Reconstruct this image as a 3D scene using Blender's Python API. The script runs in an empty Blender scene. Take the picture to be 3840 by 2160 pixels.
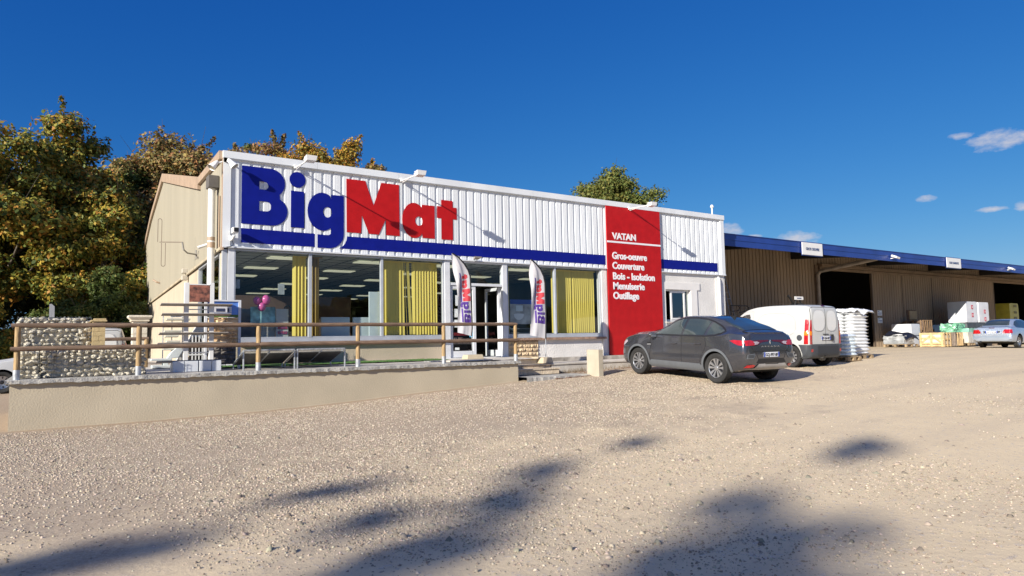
import bpy, bmesh, math, random
import numpy as np
from mathutils import Vector, Matrix
from mathutils.bvhtree import BVHTree
R_=math.radians
random.seed(7)
sc=bpy.context.scene
col=sc.collection

# ---------------------------------------------------------------- camera
cam_d=bpy.data.cameras.new('camera'); cam_d.sensor_width=36; cam_d.lens=24; cam_d.clip_start=0.1; cam_d.clip_end=3000
cam=bpy.data.objects.new('camera',cam_d); col.objects.link(cam); sc.camera=cam
YAW,PITCH,ROLL=R_(56.07236647),R_(4.40),R_(1.08)
fv=Vector((math.cos(YAW)*math.cos(PITCH),math.sin(YAW)*math.cos(PITCH),math.sin(PITCH)))
rv=Vector((math.sin(YAW),-math.cos(YAW),0)); uv=rv.cross(fv)
cR,sR=math.cos(ROLL),math.sin(ROLL)
Rv=rv*cR-uv*sR; Uv=rv*sR+uv*cR
m=Matrix((Rv,Uv,-fv)).transposed().to_4x4(); m.translation=Vector((0,0,1.6)); cam.matrix_world=m

# ---------------------------------------------------------------- light
SUN_AZ,SUN_EL=R_(20.5),R_(22.5)           # light travels towards +X, a little towards +Y
sund=Vector((math.cos(SUN_AZ)*math.cos(SUN_EL),math.sin(SUN_AZ)*math.cos(SUN_EL),-math.sin(SUN_EL)))
sl=bpy.data.lights.new('sun','SUN'); sl.energy=4.9; sl.angle=R_(0.53); sl.color=(1.0,0.93,0.82)
so=bpy.data.objects.new('sun',sl); col.objects.link(so); so.rotation_euler=sund.to_track_quat('-Z','Y').to_euler(); so.location=(-30,-10,30)
w=bpy.data.worlds.new('World'); sc.world=w; w.use_nodes=True
nt=w.node_tree; N=nt.nodes; L=nt.links; N.clear()
out=N.new('ShaderNodeOutputWorld'); bg=N.new('ShaderNodeBackground'); bg.inputs[1].default_value=0.115
sky=N.new('ShaderNodeTexSky'); sky.sky_type='NISHITA'; sky.sun_disc=False; sky.sun_elevation=SUN_EL
sky.sun_rotation=math.atan2(-sund.x,-sund.y); sky.altitude=200; sky.air_density=1.0; sky.dust_density=0.3; sky.ozone_density=2.2
# colour response of the clear autumn sky: deeper blue overhead, pale towards the horizon
def mth(op,a,b=None,clamp=False):
    n=N.new('ShaderNodeMath'); n.operation=op; n.use_clamp=clamp
    for i,v in enumerate((a,b)):
        if v is None: continue
        if isinstance(v,(int,float)): n.inputs[i].default_value=v
        else: L.new(v,n.inputs[i])
    return n.outputs[0]
EV=0.65
sp_=N.new('ShaderNodeSeparateColor'); L.new(sky.outputs[0],sp_.inputs[0]); hs=N.new('ShaderNodeCombineColor')
for i,(a_,g_) in enumerate(((.52,1.75),(.555,1.01),(.773,.575))):
    L.new(mth('MULTIPLY',mth('POWER',mth('MULTIPLY',sp_.outputs[i],0.1),g_),a_/(0.115*2**EV)),hs.inputs[i])
tc=N.new('ShaderNodeTexCoord'); sx=N.new('ShaderNodeSeparateXYZ'); L.new(tc.outputs['Generated'],sx.inputs[0])
def mth(op,a,b=None,clamp=False):
    n=N.new('ShaderNodeMath'); n.operation=op; n.use_clamp=clamp
    for i,v in enumerate((a,b)):
        if v is None: continue
        if isinstance(v,(int,float)): n.inputs[i].default_value=v
        else: L.new(v,n.inputs[i])
    return n.outputs[0]
az=mth('ARCTAN2',sx.outputs[1],sx.outputs[0]); el=mth('ARCSINE',sx.outputs[2])
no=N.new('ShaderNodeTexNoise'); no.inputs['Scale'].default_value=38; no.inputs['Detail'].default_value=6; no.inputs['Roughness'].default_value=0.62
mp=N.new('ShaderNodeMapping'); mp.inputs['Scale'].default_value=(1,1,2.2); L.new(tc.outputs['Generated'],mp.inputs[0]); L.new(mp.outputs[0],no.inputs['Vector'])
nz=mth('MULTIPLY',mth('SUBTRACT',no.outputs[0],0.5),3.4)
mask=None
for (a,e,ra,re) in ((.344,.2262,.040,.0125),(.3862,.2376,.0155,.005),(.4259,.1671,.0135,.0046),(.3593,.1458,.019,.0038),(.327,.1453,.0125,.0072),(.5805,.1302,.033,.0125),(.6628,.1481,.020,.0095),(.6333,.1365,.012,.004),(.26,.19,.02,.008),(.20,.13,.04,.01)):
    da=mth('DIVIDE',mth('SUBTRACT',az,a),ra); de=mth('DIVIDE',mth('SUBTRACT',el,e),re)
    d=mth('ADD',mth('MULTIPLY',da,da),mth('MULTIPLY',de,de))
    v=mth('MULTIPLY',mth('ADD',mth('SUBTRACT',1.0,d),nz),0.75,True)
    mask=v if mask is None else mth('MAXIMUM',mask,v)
# broken cloud added high out of view to whiten the blue sky light
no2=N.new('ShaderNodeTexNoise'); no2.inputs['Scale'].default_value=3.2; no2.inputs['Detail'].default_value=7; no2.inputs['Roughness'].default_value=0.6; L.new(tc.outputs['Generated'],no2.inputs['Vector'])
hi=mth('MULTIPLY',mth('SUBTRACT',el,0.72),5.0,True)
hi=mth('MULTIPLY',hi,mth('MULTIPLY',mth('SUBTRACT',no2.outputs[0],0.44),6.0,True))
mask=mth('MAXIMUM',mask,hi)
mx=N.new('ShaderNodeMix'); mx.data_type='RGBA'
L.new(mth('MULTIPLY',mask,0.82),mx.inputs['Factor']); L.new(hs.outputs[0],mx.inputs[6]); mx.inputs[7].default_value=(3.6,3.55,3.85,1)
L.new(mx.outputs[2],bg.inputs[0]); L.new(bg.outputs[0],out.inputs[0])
vs=sc.view_settings; vs.view_transform='Standard'; vs.look='None'; vs.exposure=EV; vs.gamma=1
sc.cycles.max_bounces=7; sc.cycles.transparent_max_bounces=10; sc.cycles.caustics_reflective=False; sc.cycles.caustics_refractive=False

# ---------------------------------------------------------------- materials
MATS={}
def pmat(name,c,rough=0.7,amt=0.12,scale=3.0,bump=0.0,bscale=40,metal=0.0,spec=0.5,c2=None,stretch=None,coat=0.0,detail=4,emit=None,voro=0.0,alpha=None,trans=0.0):
    if name in MATS: return MATS[name]
    m=bpy.data.materials.new(name); m.use_nodes=True; t=m.node_tree; n=t.nodes; l=t.links
    b=n['Principled BSDF']; b.inputs['Roughness'].default_value=rough; b.inputs['Metallic'].default_value=metal
    b.inputs['Specular IOR Level'].default_value=spec; b.inputs['Coat Weight'].default_value=coat; b.inputs['Coat Roughness'].default_value=0.05
    tc=n.new('ShaderNodeTexCoord'); mp=n.new('ShaderNodeMapping'); l.new(tc.outputs['Object'],mp.inputs[0])
    if stretch: mp.inputs['Scale'].default_value=stretch
    no=n.new('ShaderNodeTexNoise'); no.inputs['Scale'].default_value=scale; no.inputs['Detail'].default_value=detail; l.new(mp.outputs[0],no.inputs['Vector'])
    rp=n.new('ShaderNodeValToRGB'); l.new(no.outputs[0],rp.inputs[0])
    c=tuple(c); d=c2 if c2 else tuple(max(0,x*(1-2*amt)) for x in c); e=tuple(min(1,x*(1+amt)) for x in c)
    rp.color_ramp.elements[0].position=0.3; rp.color_ramp.elements[1].position=0.68
    rp.color_ramp.elements[0].color=(*d,1); rp.color_ramp.elements[1].color=(*e,1)
    l.new(rp.outputs[0],b.inputs['Base Color'])
    if bump:
        nb=n.new('ShaderNodeTexNoise'); nb.inputs['Scale'].default_value=bscale; nb.inputs['Detail'].default_value=3; l.new(mp.outputs[0],nb.inputs['Vector'])
        bp=n.new('ShaderNodeBump'); bp.inputs['Strength'].default_value=min(1,bump); bp.inputs['Distance'].default_value=0.02*max(1,bump); l.new(nb.outputs[0],bp.inputs['Height']); l.new(bp.outputs[0],b.inputs['Normal'])
    if emit:
        b.inputs['Emission Color'].default_value=(*emit[0],1); b.inputs['Emission Strength'].default_value=emit[1]
    if trans:
        tr=n.new('ShaderNodeBsdfTranslucent'); l.new(rp.outputs[0],tr.inputs[0]); mx=n.new('ShaderNodeMixShader'); mx.inputs[0].default_value=trans
        l.new(b.outputs[0],mx.inputs[1]); l.new(tr.outputs[0],mx.inputs[2]); l.new(mx.outputs[0],n['Material Output'].inputs[0])
    MATS[name]=m; return m
def glassmat(name,tint=(0.86,0.9,0.9),fac=1.0,ior=1.5):
    if name in MATS: return MATS[name]
    m=bpy.data.materials.new(name); m.use_nodes=True; t=m.node_tree; n=t.nodes; l=t.links; n.remove(n['Principled BSDF'])
    tr=n.new('ShaderNodeBsdfTransparent'); tr.inputs[0].default_value=(*tint,1)
    gl=n.new('ShaderNodeBsdfGlossy'); gl.inputs['Roughness'].default_value=0.015
    fr=n.new('ShaderNodeFresnel'); ge=n.new('ShaderNodeNewGeometry'); mi_=n.new('ShaderNodeMix'); mi_.data_type='FLOAT'; l.new(ge.outputs['Backfacing'],mi_.inputs[0]); mi_.inputs[2].default_value=ior; mi_.inputs[3].default_value=1/ior; l.new(mi_.outputs[0],fr.inputs[0])
    mu=n.new('ShaderNodeMath'); mu.operation='MULTIPLY'; mu.inputs[1].default_value=fac; l.new(fr.outputs[0],mu.inputs[0])
    mx=n.new('ShaderNodeMixShader'); l.new(mu.outputs[0],mx.inputs[0]); l.new(tr.outputs[0],mx.inputs[1]); l.new(gl.outputs[0],mx.inputs[2]); l.new(mx.outputs[0],n['Material Output'].inputs[0])
    MATS[name]=m; return m

# ---------------------------------------------------------------- mesh helpers
class MB:
    def __init__(s): s.v=[]; s.f=[]; s.mi=[]
    def add(s,vs,fs,mi=0):
        o=len(s.v); s.v+= [tuple(v) for v in vs]; s.f+=[tuple(i+o for i in f) for f in fs]; s.mi+=[mi]*len(fs); return s
    def box(s,x0,y0,z0,x1,y1,z1,mi=0):
        return s.add([(x0,y0,z0),(x1,y0,z0),(x1,y1,z0),(x0,y1,z0),(x0,y0,z1),(x1,y0,z1),(x1,y1,z1),(x0,y1,z1)],
            [(0,3,2,1),(4,5,6,7),(0,1,5,4),(1,2,6,5),(2,3,7,6),(3,0,4,7)],mi)
    def obox(s,c,sx,sy,sz,rz=0,rx=0,ry=0,mi=0):     # oriented box centred at c
        M=Matrix.Translation(c)@Matrix.Rotation(rz,4,'Z')@Matrix.Rotation(ry,4,'Y')@Matrix.Rotation(rx,4,'X')
        vs=[M@Vector((a*sx/2,b*sy/2,d*sz/2)) for d in(-1,1) for a,b in((-1,-1),(1,-1),(1,1),(-1,1))]
        return s.add(vs,[(0,3,2,1),(4,5,6,7),(0,1,5,4),(1,2,6,5),(2,3,7,6),(3,0,4,7)],mi)
    def tube(s,pts,r,n=8,cap=True,mi=0):
        pts=[Vector(p) for p in pts]; rs=r if isinstance(r,(list,tuple)) else [r]*len(pts)
        o=len(s.v); up=None
        for i,p in enumerate(pts):
            t=(pts[min(i+1,len(pts)-1)]-pts[max(i-1,0)])
            if t.length<1e-9: t=Vector((0,0,1))
            t.normalize()
            if up is None: up=t.orthogonal().normalized()
            else:
                up=(up-t*up.dot(t)); up=up.normalized() if up.length>1e-6 else t.orthogonal().normalized()
            b=t.cross(up)
            for k in range(n):
                a=2*math.pi*k/n; s.v.append(tuple(p+(up*math.cos(a)+b*math.sin(a))*rs[i]))
        for i in range(len(pts)-1):
            for k in range(n):
                k2=(k+1)%n; s.f.append((o+i*n+k,o+i*n+k2,o+(i+1)*n+k2,o+(i+1)*n+k)); s.mi.append(mi)
        if cap:
            s.f.append(tuple(o+k for k in range(n))[::-1]); s.mi.append(mi)
            s.f.append(tuple(o+(len(pts)-1)*n+k for k in range(n))); s.mi.append(mi)
        return s
    def lathe(s,prof,c,axis='Z',n=24,mi=0):    # prof: list of (r, h)
        o=len(s.v); c=Vector(c)
        for (r,h) in prof:
            for k in range(n):
                a=2*math.pi*k/n; x,y=r*math.cos(a),r*math.sin(a)
                p={'Z':(x,y,h),'Y':(x,h,y),'X':(h,x,y)}[axis]; s.v.append(tuple(c+Vector(p)))
        for i in range(len(prof)-1):
            for k in range(n):
                k2=(k+1)%n; s.f.append((o+i*n+k,o+i*n+k2,o+(i+1)*n+k2,o+(i+1)*n+k)); s.mi.append(mi)
        return s
    def prism(s,poly,a0,a1,axis='Y',mi=0):     # polygon in the other two axes, extruded between a0 and a1
        n=len(poly); P=lambda p,a:{'Y':(p[0],a,p[1]),'X':(a,p[0],p[1]),'Z':(p[0],p[1],a)}[axis]
        vs=[P(p,a0) for p in poly]+[P(p,a1) for p in poly]
        return s.add(vs,[tuple(range(n))[::-1],tuple(range(n,2*n))]+[(i,(i+1)%n,n+(i+1)%n,n+i) for i in range(n)],mi)
    def sheet(s,rows,mi=0):                    # grid of points
        o=len(s.v); nr,nc=len(rows),len(rows[0])
        for r in rows: s.v+=[tuple(p) for p in r]
        for i in range(nr-1):
            for j in range(nc-1):
                s.f.append((o+i*nc+j,o+i*nc+j+1,o+(i+1)*nc+j+1,o+(i+1)*nc+j)); s.mi.append(mi)
        return s
    def build(s,name,mat,parent=None,local=False,smooth=False,bevel=0,fixn=True,sharp=40):
        me=bpy.data.meshes.new(name)
        vs=s.v
        if parent is not None and not local:
            o=world_loc(parent); vs=[(x-o[0],y-o[1],z-o[2]) for x,y,z in vs]
        me.from_pydata(vs,[],s.f)
        mats=mat if isinstance(mat,(list,tuple)) else [mat]
        for m_ in mats: me.materials.append(m_)
        if any(s.mi): me.polygons.foreach_set('material_index',s.mi)
        if fixn:
            bm=bmesh.new(); bm.from_mesh(me); bmesh.ops.recalc_face_normals(bm,faces=bm.faces); bm.to_mesh(me); bm.free()
        if smooth:
            me.polygons.foreach_set('use_smooth',[True]*len(me.polygons))
            if sharp<180: me.set_sharp_from_angle(angle=R_(sharp))
        me.update()
        ob=bpy.data.objects.new(name,me); col.objects.link(ob)
        if parent is not None: ob.parent=parent
        if bevel:
            b=ob.modifiers.new('bevel','BEVEL'); b.width=bevel; b.segments=2; b.limit_method='ANGLE'
        return ob
def world_loc(o):
    p=Vector((0,0,0))
    while o is not None: p+=o.location; o=o.parent
    return p
def tag(o,label,cat,group=None,kind=None):
    if label: o['label']=label
    if cat: o['category']=cat
    if group: o['group']=group
    if kind: o['kind']=kind
    return o
def thing(name,label,cat,loc=(0,0,0),group=None,rz=0):
    o=bpy.data.objects.new(name,None); col.objects.link(o); o.location=loc; o.rotation_euler=(0,0,rz); o.empty_display_size=0.2
    return tag(o,label,cat,group)
def struct(mb,name,mat,label,cat,**k):
    return tag(mb.build(name,mat,**k),label,cat,kind='structure')
def copy_tree(o,parent=None):
    c=o.copy(); col.objects.link(c); c.parent=parent
    for ch in list(o.children): copy_tree(ch,c)
    return c
def curve_shape(splines,ext=0.02,res=10):
    """2D filled, extruded outlines -> mesh data in XY; splines: lists of points"""
    cu=bpy.data.curves.new('c','CURVE'); cu.dimensions='2D'; cu.fill_mode='BOTH'; cu.extrude=ext/2
    for pts in splines:
        sp=cu.splines.new('POLY'); sp.points.add(len(pts)-1); sp.use_cyclic_u=True
        for i,p in enumerate(pts): sp.points[i].co=(p[0],p[1],0,1)
    ob=bpy.data.objects.new('c',cu); me=bpy.data.meshes.new_from_object(ob); bpy.data.objects.remove(ob); bpy.data.curves.remove(cu); return me
def text_mesh(txt,size=1.0,ext=0.01,bold=0.0,sx=1.0,spacing=1.0,align='LEFT'):
    cu=bpy.data.curves.new('t','FONT'); cu.body=txt; cu.size=size; cu.extrude=ext/2; cu.offset=bold; cu.space_character=spacing; cu.align_x=align; cu.resolution_u=4
    ob=bpy.data.objects.new('t',cu); me=bpy.data.meshes.new_from_object(ob); bpy.data.objects.remove(ob); bpy.data.curves.remove(cu)
    if sx!=1: me.transform(Matrix.Diagonal((sx,1,1,1)))
    return me
def place_mesh(me,name,mat,parent,M):
    """M maps the mesh into the parent's local frame"""
    me.name=name; me.transform(M); me.materials.clear(); me.materials.append(mat)
    ob=bpy.data.objects.new(name,me); col.objects.link(ob); ob.parent=parent; return ob
def facadeM(x,y,z,parent=None):      # XY outline -> XZ plane facing -Y
    o=world_loc(parent) if parent else Vector((0,0,0))
    return Matrix.Translation(Vector((x,y,z))-o)@Matrix.Rotation(R_(90),4,'X')
def proj_pt(px,py):
    return fv+Rv*((px-1920)/2560)-Uv*((py-1080)/2560)
# ---------------------------------------------------------------- ground
GS=np.array([(0,0,0),(-.65,14.5,.20),(3.7,14.5,.23),(7,14.5,.40),(10.1,14.5,.56),(12.1,14.2,.58),(12.96,10.72,.50),(13.1,13.5,.64),(18,12.1,.65),(22.5,12.3,.78),(37.8,14.5,.82),
 (31,21,.9),(38,20.5,.86),(55,20.5,.62),(4,4,.04),(8,3,.08),(15,5,.33),(12.1,15.4,.68),(14.7,15.4,.76),(20.5,16,.78),(-2,21,.25),(-10,30,.3),(-30,10,-.1),(0,-20,-.2),(30,0,.4),(60,0,.45),(90,20,.4),(90,60,.5),(-10,60,.6),(-60,60,.4),(-60,-40,-.3),(40,-50,0),(200,0,.2),(200,200,.5),(-200,100,.5),(-200,-200,-.5),(100,-200,-.3)],float)
def _rbf():
    P=GS[:,:2]; n=len(P); D=np.linalg.norm(P[:,None]-P[None],axis=2)
    A=np.zeros((n+1,n+1)); A[:n,:n]=-D+np.eye(n)*0.02; A[:n,n]=1; A[n,:n]=1
    return np.linalg.solve(A,np.append(GS[:,2],0))
_W=_rbf()
def gz_np(P):
    out=np.zeros(len(P))
    for i in range(0,len(P),20000):
        q=P[i:i+20000]; D=np.sqrt(((q[:,None]-GS[None,:,:2])**2).sum(2)+0.3)
        out[i:i+20000]=-D@_W[:-1]+_W[-1]
    return out
def gz(x,y): return float(gz_np(np.array([[x,y]],float))[0])
def vnoise(P,seed,freq):
    r=np.random.RandomState(seed); o=np.zeros(len(P))
    for k in range(6):
        a=r.rand()*6.28; f=freq*(0.6+r.rand()*1.2); o+=np.sin(P[:,0]*math.cos(a)*f+P[:,1]*math.sin(a)*f+r.rand()*6.28)
    return o/6
def axis_pts(lo,hi,c0,c1,fine,grow):
    a=list(np.arange(c0,c1,fine)); s=fine; x=a[-1]
    while x<hi: s*=grow; x+=s; a.append(x)
    s=fine; x=c0; b=[]
    while x>lo: s*=grow; x-=s; b.append(x)
    return np.array(b[::-1]+a)
gx=axis_pts(-700,900,-2,24,0.12,1.13); gy=axis_pts(-500,900,1,16,0.12,1.13)
GX,GY=np.meshgrid(gx,gy); GP=np.stack([GX.ravel(),GY.ravel()],1)
GZ=gz_np(GP)
near=(GP[:,0]>-3)&(GP[:,0]<60)&(GP[:,1]>0)&(GP[:,1]<25)
GZ=GZ+np.where(near,vnoise(GP,1,1.3)*0.012+vnoise(GP,2,5)*0.006+vnoise(GP,3,17)*0.004,0)
me=bpy.data.meshes.new('ground'); nr,nc=len(gy),len(gx)
ii=(np.arange(nr-1)[:,None]*nc+np.arange(nc-1)[None]).ravel()
me.from_pydata(np.column_stack([GP,GZ]).tolist(),[],np.column_stack([ii,ii+1,ii+nc+1,ii+nc]).tolist())
me.polygons.foreach_set('use_smooth',[True]*len(me.polygons))
gm=bpy.data.materials.new('gravel_ground'); gm.use_nodes=True; t=gm.node_tree; n=t.nodes; l=t.links; b=n['Principled BSDF']; b.inputs['Roughness'].default_value=0.95; b.inputs['Specular IOR Level'].default_value=0.15
def gn(type_,**k):
    x=n.new(type_)
    for a,v in k.items(): setattr(x,a,v)
    return x
def gmath(op,a,b_=None,clamp=False):
    x=gn('ShaderNodeMath',operation=op,use_clamp=clamp)
    for i,v in enumerate((a,b_)):
        if v is None: continue
        if isinstance(v,(int,float)): x.inputs[i].default_value=v
        else: l.new(v,x.inputs[i])
    return x.outputs[0]
def gmix(f,a,b_):
    x=gn('ShaderNodeMix',data_type='RGBA')
    if isinstance(f,float): x.inputs[0].default_value=f
    else: l.new(f,x.inputs[0])
    for i,v in ((6,a),(7,b_)):
        if isinstance(v,tuple): x.inputs[i].default_value=(*v,1)
        else: l.new(v,x.inputs[i])
    return x.outputs[2]
tc=gn('ShaderNodeTexCoord'); sp=gn('ShaderNodeSeparateXYZ'); l.new(tc.outputs['Object'],sp.inputs[0])
def gnoise(s,d=5,r=.6):
    x=gn('ShaderNodeTexNoise'); x.inputs['Scale'].default_value=s; x.inputs['Detail'].default_value=d; x.inputs['Roughness'].default_value=r; l.new(tc.outputs['Object'],x.inputs['Vector']); return x.outputs[0]
def gvor(s,feat='F1'):
    x=gn('ShaderNodeTexVoronoi'); x.feature=feat; x.inputs['Scale'].default_value=s; l.new(tc.outputs['Object'],x.inputs['Vector']); return x
big=gnoise(.22,6,.6); mid=gnoise(1.3,6,.65); fine=gnoise(14,6,.7)
# gravel band hugging the terrace wall: depends on the distance to the wall line and X
band=gmath('SUBTRACT',sp.outputs[1],gmath('ADD',gmath('MULTIPLY',sp.outputs[0],.32),5.2))
band=gmath('MULTIPLY',band,.28)
gf=gmath('ADD',band,gmath('MULTIPLY',gmath('SUBTRACT',mid,.5),3.0)); gf=gmath('ADD',gf,gmath('MULTIPLY',gmath('SUBTRACT',big,.5),2.2))
gf=gmath('ADD',gf,.30,True)
far=gmath('MULTIPLY',gmath('SUBTRACT',sp.outputs[0],15.0),.25,True); gf=gmath('MULTIPLY',gf,gmath('SUBTRACT',1.0,gmath('MULTIPLY',far,.85)))
v1=gvor(62); v2=gvor(34); v3=gvor(120)
def stonecol(v,a,c,e):
    r=gn('ShaderNodeValToRGB'); s=gn('ShaderNodeSeparateColor'); l.new(v.outputs['Color'],s.inputs[0]); l.new(s.outputs[0],r.inputs[0])
    for i,(p,cc) in enumerate(((0,a),(.5,c),(1,e))):
        el_=r.color_ramp.elements[i] if i<2 else r.color_ramp.elements.new(1.0)
        el_.position=p; el_.color=(*cc,1)
    r.color_ramp.elements[1].position=.5
    return r.outputs[0]
sc1=stonecol(v1,(.40,.315,.24),(.62,.51,.37),(.80,.70,.55))
sc2=stonecol(v3,(.36,.29,.23),(.55,.47,.38),(.72,.65,.56))
edge=gmath('MULTIPLY',v1.outputs['Distance'],52.0*1.35,True)
edge=gmath('SUBTRACT',1.0,gmath('POWER',gmath('MULTIPLY',v1.outputs['Distance'],58.0,True),3.0))
grav=gmix(gmath('MULTIPLY',gmath('SUBTRACT',1.0,edge),.6),sc1,(.27,.21,.155))
dirt=gmix(mid,(.64,.52,.34),(.78,.655,.45)); dirt=gmix(gmath('MULTIPLY',fine,.5),dirt,(.54,.42,.305))
dirt=gmix(gmath('GREATER_THAN',fine,.60),dirt,sc2)
warm=gmix(gmath('MULTIPLY',gmath('SUBTRACT',big,.42),3.0,True),grav,(.42,.32,.24)) 
grav2=gmix(.22,grav,warm)
mpT=gn('ShaderNodeMapping'); mpT.inputs['Rotation'].default_value=(0,0,R_(-18)); mpT.inputs['Scale'].default_value=(.10,.9,1); l.new(tc.outputs['Object'],mpT.inputs[0])
tn=gn('ShaderNodeTexNoise'); tn.inputs['Scale'].default_value=1.3; tn.inputs['Detail'].default_value=5; l.new(mpT.outputs[0],tn.inputs['Vector'])
track=gmath('MULTIPLY',gmath('SUBTRACT',tn.outputs[0],.47),5.0,True)      # wheel-worn lanes
base=gmix(gf,dirt,grav2)
base=gmix(gmath('MULTIPLY',track,.38),base,(.47,.385,.29))
darkp=gmath('MULTIPLY',gmath('SUBTRACT',mid,.56),4.0,True); base=gmix(gmath('MULTIPLY',darkp,.35),base,(.36,.29,.22))
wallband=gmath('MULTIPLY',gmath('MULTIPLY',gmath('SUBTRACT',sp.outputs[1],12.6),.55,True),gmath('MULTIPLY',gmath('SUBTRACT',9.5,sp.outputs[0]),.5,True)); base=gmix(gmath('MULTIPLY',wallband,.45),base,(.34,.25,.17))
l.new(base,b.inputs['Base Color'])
h1=gmath('MULTIPLY',gmath('SUBTRACT',1.0,gmath('MULTIPLY',v1.outputs['Distance'],45.0,True)),gmath('ADD',gmath('MULTIPLY',gf,.85),.1))
h2=gmath('MULTIPLY',fine,.5); h3=gmath('MULTIPLY',gmath('SUBTRACT',1.0,gmath('MULTIPLY',v2.outputs['Distance'],26.0,True)),.35)
hh=gmath('ADD',gmath('ADD',h1,h2),gmath('MULTIPLY',h3,gf))
bp=gn('ShaderNodeBump'); bp.inputs['Strength'].default_value=1.0; bp.inputs['Distance'].default_value=.02; l.new(hh,bp.inputs['Height']); l.new(bp.outputs[0],b.inputs['Normal'])
me.materials.append(gm)
go=bpy.data.objects.new('ground',me); col.objects.link(go); tag(go,'pale beige gravel and compacted dirt yard, rising gently towards the shed','gravel yard',kind='structure')

# loose stones lying on the yard (uncountable)
def scatter_stones(name,n_,seed,xr,yr,smin,smax,prob,mat,label,t0,t1):
    r=np.random.RandomState(seed)
    P=np.column_stack([r.uniform(*xr,n_),r.uniform(*yr,n_)])
    P=P[r.rand(n_)<prob(P)]
    n_=len(P); s=smin+(smax-smin)*r.rand(n_)**2.2
    Z=gz_np(P)+vnoise(P,1,1.3)*0.012+vnoise(P,2,5)*0.006+vnoise(P,3,17)*0.004
    base=np.array([(-1,-.55,-.3),(.1,-1,-.25),(1,-.3,-.3),(.7,.8,-.25),(-.5,1,-.3),(-.45,-.35,.75),(.5,-.4,.7),(.1,.5,.8)])
    V=base[None]*(1+r.uniform(-.4,.4,(n_,8,3))); V*=np.stack([s*r.uniform(.8,1.5,n_),s*r.uniform(.7,1.2,n_),s*r.uniform(.5,1.0,n_)],1)[:,None,:]
    a=r.rand(n_)*6.28; ca,sa=np.cos(a)[:,None],np.sin(a)[:,None]
    X=V[...,0]*ca-V[...,1]*sa; Y=V[...,0]*sa+V[...,1]*ca
    V=np.stack([X+P[:,0:1],Y+P[:,1:2],V[...,2]+(Z+s*.22)[:,None]],2).reshape(-1,3)
    T_=np.array([(5,6,7),(0,1,5),(1,6,5),(1,2,6),(2,3,6),(3,7,6),(3,4,7),(4,5,7),(4,0,5)])
    F=(T_[None]+8*np.arange(n_)[:,None,None]).reshape(-1); nf=len(F)//3
    me=bpy.data.meshes.new(name); me.vertices.add(len(V)); me.vertices.foreach_set('co',V.ravel()); me.loops.add(len(F)); me.loops.foreach_set('vertex_index',F); me.polygons.add(nf); me.polygons.foreach_set('loop_start',np.arange(nf)*3); me.polygons.foreach_set('loop_total',np.full(nf,3)); me.update(calc_edges=True)
    ca_=me.color_attributes.new('tone','FLOAT_COLOR','POINT')
    q=r.rand(n_)[:,None]**1.2; cc=np.array(t0)[None]*(1-q)+np.array(t1)[None]*q; cc=cc*(1+r.uniform(-.06,.06,(n_,3)))
    ca_.data.foreach_set('color',np.repeat(np.column_stack([cc,np.ones(n_)]),8,0).ravel())
    me.materials.append(mat); ob=bpy.data.objects.new(name,me); col.objects.link(ob); return tag(ob,label,'stones',kind='stuff')
stm=bpy.data.materials.new('loose_stone'); stm.use_nodes=True; _b=stm.node_tree.nodes['Principled BSDF']; _b.inputs['Roughness'].default_value=.9; _b.inputs['Specular IOR Level'].default_value=.2
_a=stm.node_tree.nodes.new('ShaderNodeVertexColor'); _a.layer_name='tone'; stm.node_tree.links.new(_a.outputs[0],_b.inputs['Base Color'])
def _vis(P):   # inside the strip of yard the photograph can see
    d=P[:,0]*math.cos(YAW)+P[:,1]*math.sin(YAW); s=P[:,0]*math.sin(YAW)-P[:,1]*math.cos(YAW)
    return (d>3.2)&(np.abs(s)<d*.85+1)&(P[:,1]<14.4)
def _clus(P):
    v=vnoise(P,9,1.1)*1.0+vnoise(P,12,3.2)*.55+vnoise(P,14,.5)*.6
    return np.clip(v*1.1+.45,0.04,1)
def _gfz(P): return np.clip((P[:,1]-(P[:,0]*.32+5.2))*.28+vnoise(P,9,1.1)*.9+.35,0.0,1)
def _pn(P):
    d=np.hypot(P[:,0],P[:,1]); return _vis(P)*(0.16*_clus(P)+.84*_gfz(P)*(.45+.55*_clus(P)))*np.clip((P[:,0]<15)*1.0+.2,0,1)
def _pd(P):
    d=np.hypot(P[:,0],P[:,1]); return _vis(P)*_clus(P)*np.clip(1.35-d/9,.0,1)
scatter_stones('gravel_stones',260000,5,(-1,19),(1.5,14.5),.007,.014,_pn,stm,'loose pale gravel spread thickly below the terrace wall',(.26,.205,.15),(.66,.56,.43))
scatter_stones('gravel_stones',120000,25,(-1,9),(1.5,9.0),.0035,.010,_pd,stm,'fine grit and small gravel on the dirt in the foreground',(.22,.18,.135),(.55,.46,.35))
def _pb(P): d=np.hypot(P[:,0],P[:,1]); return _vis(P)*np.clip(1.3-d/16,0.03,1)*_clus(P)
scatter_stones('pebbles',5200,6,(0,24),(1.2,13),.011,.034,_pb,stm,'larger pebbles and lumps half sunk in the dirt',(.20,.17,.135),(.50,.43,.33))
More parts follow.
